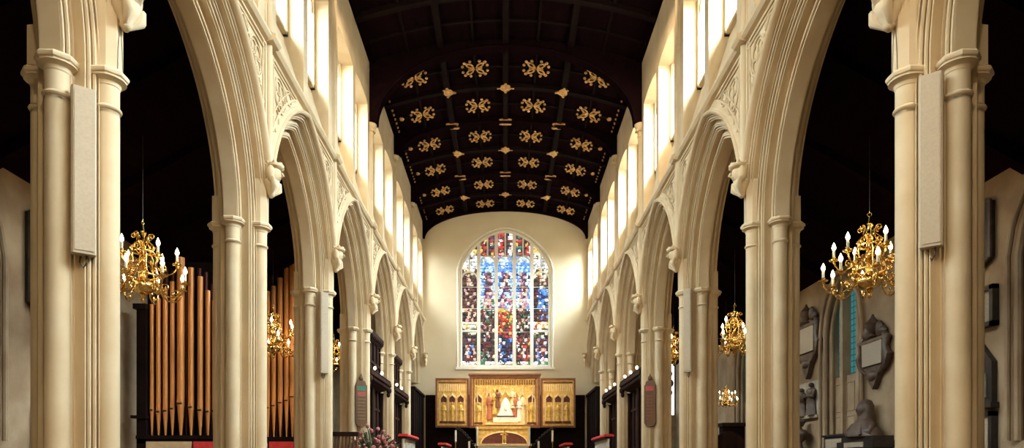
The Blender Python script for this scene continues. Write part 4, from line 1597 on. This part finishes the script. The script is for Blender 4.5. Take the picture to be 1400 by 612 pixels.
# ------------------------------------------------------------------ right aisle furniture
y = 23.6
root = empty('dark_bench', (PX(994, y), y, 0))
T = Matrix.Translation((-PX(994, y), -y, 0))
xa, xb = PX(974, y), PX(1016, y)
mb = MB()
pts = [(xa, 0)] + [(xa + (xb - xa) * k / 10, PZ(600, y) + .28 * sin(pi * k / 10)) for k in range(11)] + [(xb, 0)]
mb.prism(pts, 'y', y - .05, y + .05)
mb.xf(T); mb.build('backrest', M['darkwood'], root)
mb = MB(); mb.box(xa, xb, y - .5, y - .05, .42, .48); mb.box(xa, xa + .06, y - .5, y - .05, 0, .42); mb.box(xb - .06, xb, y - .5, y - .05, 0, .42)
mb.xf(T); mb.build('seat', M['darkwood'], root)
tag(root, 'dark bench with curved back under the small chandelier', 'bench')
y = 25.4
root = empty('side_cabinet', (PX(1000, y), y, 0))
T = Matrix.Translation((-PX(1000, y), -y, 0))
mb = MB(); mb.box(PX(985, y), PX(1014, y), y - .25, y + .25, 0, PZ(583, y)); mb.xf(T); mb.build('body', M['blackwood'], root)
mb = MB(); mb.box(PX(983, y), PX(1015, y), y - .3, y + .3, PZ(583, y), PZ(578, y)); mb.xf(T); mb.build('top', M['darkwood'], root)
tag(root, 'black cabinet against the gloom behind the dark bench', 'cabinet')


# ------------------------------------------------------------------ wall monuments
def mon(name, side, yc, label, cat, group=None):
    """local x runs along the wall (+x away from the viewer on the right wall), local -y out of the wall, z up from the eye height"""
    o = empty(name, (side * (XA - .012), yc, CH), pi / 2 * (-1 if side > 0 else 1))
    # rotation: right wall -> local -y must point to -x world
    tag(o, label, cat, group)
    return o


def wall_y(px):
    return F * XA / abs(px - VX)


# big cartouche right wall
def cartouche(side, yc, z0, z1, w, label):
    o = mon('cartouche_monument', side, yc, label, 'monument', 'wall monuments')
    h = z1 - z0; zc = (z0 + z1) / 2
    m = MB()
    m.prism([(-w * .34, zc - h * .18), (w * .34, zc - h * .18), (w * .36, zc + h * .12), (-w * .36, zc + h * .12)], 'y', -.16, -.06)
    m.build('inscription_tablet', M['inscribed'], o)
    m = MB()
    for s in (-1, 1):
        pts = [(s * w * .30, -.08, zc + h * .22), (s * w * .46, -.10, zc + h * .14), (s * w * .42, -.12, zc + h * .02), (s * w * .50, -.10, zc - h * .08), (s * w * .42, -.1, zc - h * .2), (s * w * .22, -.1, zc - h * .28)]
        m.tube(pts, [.05, .10, .07, .11, .09, .05], 7)
        m.ball((s * w * .3, -.08, zc + h * .24), (.14, .09, .12), 8, 6)
    m.box(-w * .42, w * .42, -.18, -.0, zc + h * .12, zc + h * .16)
    m.prism([(-w * .38, zc - h * .2), (w * .38, zc - h * .2), (w * .2, zc - h * .3), (w * .1, zc - h * .42), (0, zc - h * .5), (-w * .1, zc - h * .42), (-w * .2, zc - h * .3)], 'y', -.14, 0)
    m.ball((0, -.14, zc - h * .32), (w * .15, .09, .13), 8, 6)
    m.box(-w * .40, w * .40, -.07, 0, zc - h * .2, zc + h * .2)
    m.build('scrolled_surround', M['marble_dark'], o, smooth=50)
    m = MB()
    m.lathe([(.05, 0), (.12, .06), (.05, .12), (.17, .28), (.19, .36), (.1, .46), (.05, .52), (.02, .6)], 0, -.12, zc + h * .16, 10)
    for s in (-1, 1):
        m.ball((s * w * .22, -.1, zc + h * .27), (.13, .09, .2), 8, 6)
    m.build('urn_crest', M['marble_dark'], o, smooth=50)
    return o


cartouche(1, wall_y(1199), (637 - 532) * 16.5 / F, (637 - 428) * 16.5 / F, 1.25, 'large scrolled cartouche monument right of the teal aisle window')
cartouche(1, wall_y(1107), (637 - 518) * 20.1 / F, (637 - 405) * 20.1 / F, 1.5, 'tall brown wall monument with pointed foot left of the teal aisle window')


def relief(side, yc, z0, z1, w, label):
    o = mon('relief_tablet', side, yc, label, 'tablet', 'wall monuments')
    m = MB(); m.box(-w / 2, w / 2, -.05, 0, z0, z1); m.box(-w / 2 - .04, w / 2 + .04, -.12, 0, z0 - .08, z0); m.build('backing', M['marble'], o)
    m = MB()
    for s in (-1, 1):
        figure(m, s * w * .26, -.1, z0, (z1 - z0) * (.95 if s > 0 else .85), w * .36)
    m.build('carved_pair', M['marble_dark'], o, smooth=50)


relief(1, wall_y(1107), (637 - 568) * 20.1 / F, (637 - 522) * 20.1 / F, 1.25, 'pair of small standing carved figures below the tall brown monument')


def bust(side, yc, z0, h, w, label, mat, shelf=True):
    o = mon('portrait_bust', side, yc, label, 'bust', 'wall monuments')
    m = MB()
    m.lathe([(w * .2, 0), (w * .18, h * .1), (w * .16, h * .2), (w * .45, h * .38), (w * .5, h * .5), (w * .42, h * .62), (w * .16, h * .68), (w * .14, h * .74)], 0, -.28, z0, 12, sy=.55)
    m.ball((0, -.30, z0 + h * .87), (w * .19, w * .2, h * .15), 10, 8)
    m.ball((0, -.30 - w * .2, z0 + h * .85), (w * .035, w * .05, h * .03), 6, 4)
    m.ball((0, -.27, z0 + h * .93), (w * .22, w * .21, h * .11), 10, 6)
    m.build('head_and_shoulders', mat, o, smooth=60)
    m = MB(); m.box(-w * .4, w * .4, -.5, 0, z0 - .12, z0); m.prism([(-w * .3, z0 - .12), (w * .3, z0 - .12), (w * .12, z0 - .5), (-w * .12, z0 - .5)], 'y', -.36, 0)
    m.build('shelf_bracket', M['marble_dark'], o)
    return o


bust(1, wall_y(1105), (637 - 612) * 20.2 / F, 38 * 20.2 / F, .8, 'small dark bust on a bracket below the pair of carved figures', M['marble_dark'])

# large tomb with reclining shape, right wall
yc = wall_y(1197)
o = mon('tomb_monument', 1, yc, 'dark tomb monument with draped half figure below the scrolled cartouche', 'monument', 'wall monuments')
m = MB()
m.box(-.85, .85, -.55, 0, .44, .60); m.box(-.75, .75, -.48, 0, .60, .72); m.box(-.7, .7, -.45, 0, -1.5, .44)
m.build('chest', M['marble_black'], o)
m = MB()
m.lathe([(.62, 0), (.60, .08), (.50, .2), (.36, .34), (.26, .42), (.13, .47), (.12, .52)], 0, -.3, .72, 14, sy=.5)
m.lathe([(.10, 1.16), (.13, 1.22), (.165, 1.34), (.16, 1.44), (.11, 1.54), (.03, 1.57)], 0, -.3, 0, 14, sy=1.1)
m.lathe([(.24, 1.08), (.22, 1.2), (.20, 1.34), (.205, 1.46), (.15, 1.58), (.03, 1.63)], 0, -.25, 0, 14, sy=.85)
m.ball((0, -.475, 1.36), (.028, .03, .045), 6, 5)
for k in range(5):
    m.tube([(-.34 + .17 * k, -.56, .74), (-.2 + .1 * k, -.46, .98), (-.08 + .04 * k, -.38, 1.14)], [.05, .035, .02], 6)
m.tube([(-.4, -.3, 1.0), (-.5, -.42, .82), (-.1, -.5, .86)], [.1, .09, .06], 7)
m.tube([(.4, -.3, 1.0), (.5, -.42, .82), (.15, -.5, .84)], [.1, .09, .06], 7)
m.build('draped_half_figure', M['marble_dark'], o, smooth=60)
m = MB(); m.box(-.45, .45, -.565, -.54, .46, .58); m.build('inscription', M['inscribed'], o)

# long tablet under the window
o = mon('ledger_tablet', 1, 18.27, 'long black tablet with pale inscription at the foot of the teal window', 'tablet', 'wall monuments')
m = MB(); m.box(-.75, .75, -.12, 0, .44, .80); m.box(-.82, .82, -.16, 0, .80, .86); m.box(-.82, .82, -.16, 0, .38, .44); m.build('tablet', M['marble_black'], o)
m = MB(); m.box(-.65, .65, -.128, -.118, .50, .74); m.build('inscription', M['inscribed'], o)

# right of the nearest right pillar
def hanging(side, ya, yb, z0, z1, label, mat, kind='board'):
    yc = (ya + yb) / 2; w = abs(yb - ya)
    if kind == 'board':
        o = mon('hatchment_board', side, yc, label, 'board', 'wall monuments')
        m = MB(); m.prism([(-w / 2, z0 + .25), (0, z0), (w / 2, z0 + .25), (w / 2, z1 - .1), (0, z1), (-w / 2, z1 - .1)], 'y', -.10, 0); m.build('panel', mat, o)
        m = MB(); m.tube([(-w / 2, -.1, z0 + .25), (0, -.1, z0), (w / 2, -.1, z0 + .25), (w / 2, -.1, z1 - .1), (0, -.1, z1), (-w / 2, -.1, z1 - .1), (-w / 2, -.1, z0 + .25)], .04, 6); m.build('rim', M['marble_dark'], o)
    elif kind == 'frame':
        o = mon('framed_tablet', side, yc, label, 'tablet', 'wall monuments')
        m = MB()
        t = .09
        m.box(-w / 2, -w / 2 + t, -.12, 0, z0, z1); m.box(w / 2 - t, w / 2, -.12, 0, z0, z1); m.box(-w / 2, w / 2, -.12, 0, z0, z0 + t); m.box(-w / 2, w / 2, -.12, 0, z1 - t, z1); m.build('rim', M['marble_black'], o)
        m = MB(); m.box(-w / 2 + t, w / 2 - t, -.06, 0, z0 + t, z1 - t); m.build('inscription', M['inscribed'], o)
    else:
        o = mon('obelisk_monument', side, yc, label, 'monument', 'wall monuments')
        m = MB(); m.prism([(-w / 2, z0), (w / 2, z0), (w / 2, z0 + (z1 - z0) * .62), (0, z1), (-w / 2, z0 + (z1 - z0) * .62)], 'y', -.10, 0); m.box(-w / 2 - .06, w / 2 + .06, -.16, 0, z0 - .1, z0); m.build('slab', M['marble_black'], o)
        m = MB(); m.box(-w * .34, w * .34, -.13, -.09, z0 + .1, z0 + (z1 - z0) * .45); m.ball((0, -.13, z0 + (z1 - z0) * .6), (.14, .06, .16), 8, 6); m.build('inscription', M['marble'], o, smooth=40)
    return o


hh = lambda py, y: (VY - py) * y / F
hanging(1, 12.55, 13.5, hh(372, 12.7), hh(270, 12.7), 'dark pointed board high on the wall right of the nearest right pillar', M['marble_black'])
hanging(1, 12.45, 13.3, hh(446, 12.6), hh(390, 12.6), 'black framed tablet on the right wall under the dark pointed board', M['marble_black'], 'frame')
hanging(1, 12.5, 13.3, hh(550, 12.6), hh(460, 12.6), 'black gabled tablet on the right wall under the framed tablet', M['marble_black'], 'obelisk')
hanging(1, 12.48, 13.3, hh(640, 12.6), hh(562, 12.6), 'lowest black framed tablet on the wall right of the nearest right pillar', M['marble_black'], 'frame')
hanging(-1, 12.75, 13.6, hh(432, 12.9), hh(285, 12.9), 'dark pointed board high on the wall left of the nearest left pillar', M['marble_black'])
hanging(-1, 12.9, 13.7, hh(640, 13), hh(512, 13), 'black gabled tablet low on the wall left of the nearest left pillar', M['marble_black'], 'obelisk')

# ------------------------------------------------------------------ lights, world, camera
w = bpy.data.worlds.new('sky'); SC.world = w; w.use_nodes = True
w.node_tree.nodes['Background'].inputs['Color'].default_value = (.7, .8, 1, 1)
w.node_tree.nodes['Background'].inputs['Strength'].default_value = .3


def spot(name, loc, target, energy, angle, color=(1, .85, .62), size=.15, blend=.6):
    l = bpy.data.lights.new(name, 'SPOT')
    l.energy = energy; l.spot_size = radians(angle); l.color = color; l.shadow_soft_size = size; l.spot_blend = blend
    o = bpy.data.objects.new(name, l); COL.objects.link(o)
    o.location = loc
    o.rotation_euler = (Vector(target) - Vector(loc)).to_track_quat('-Z', 'Y').to_euler()
    return o


spot('altar_spot', (-3.6, 28.0, H(10.8)), (-.6, 34, H(3.0)), 1700, 26)
spot('altar_spot', (3.6, 28.0, H(10.8)), (.6, 34, H(3.0)), 1700, 26)

for sx in (-1, 1):
    spot('nave_flood', (sx * 3.3, -3.5, H(10.5)), (sx * 2.5, 20, H(2.5)), 1500, 95, (1, .80, .54), .3)
    spot('nave_flood', (sx * 3.6, P[3] - .5, H(11.6)), (sx * 1.0, P[6], H(3.0)), 550, 80, (1, .80, .54), .3)

cam = bpy.data.cameras.new('camera')
cam.sensor_width = 36
cam.lens = F / 1400 * 36
cam.shift_x = (700 - VX) / 1400
cam.shift_y = (VY - 306) / 1400
cam.clip_start = .1
cam.clip_end = 200
co = bpy.data.objects.new('camera', cam); COL.objects.link(co)
co.location = (-.03, 0, CH)
co.rotation_euler = (pi / 2, 0, 0)
SC.camera = co

vs = SC.view_settings
vs.view_transform = 'Standard'
vs.look = 'None'
vs.gamma = 1
vs.use_curve_mapping = False
vs.exposure = EXPOSURE
SC.cycles.use_denoising = True
SC.cycles.max_bounces = 10
SC.cycles.diffuse_bounces = 6
SC.cycles.sample_clamp_indirect = 8
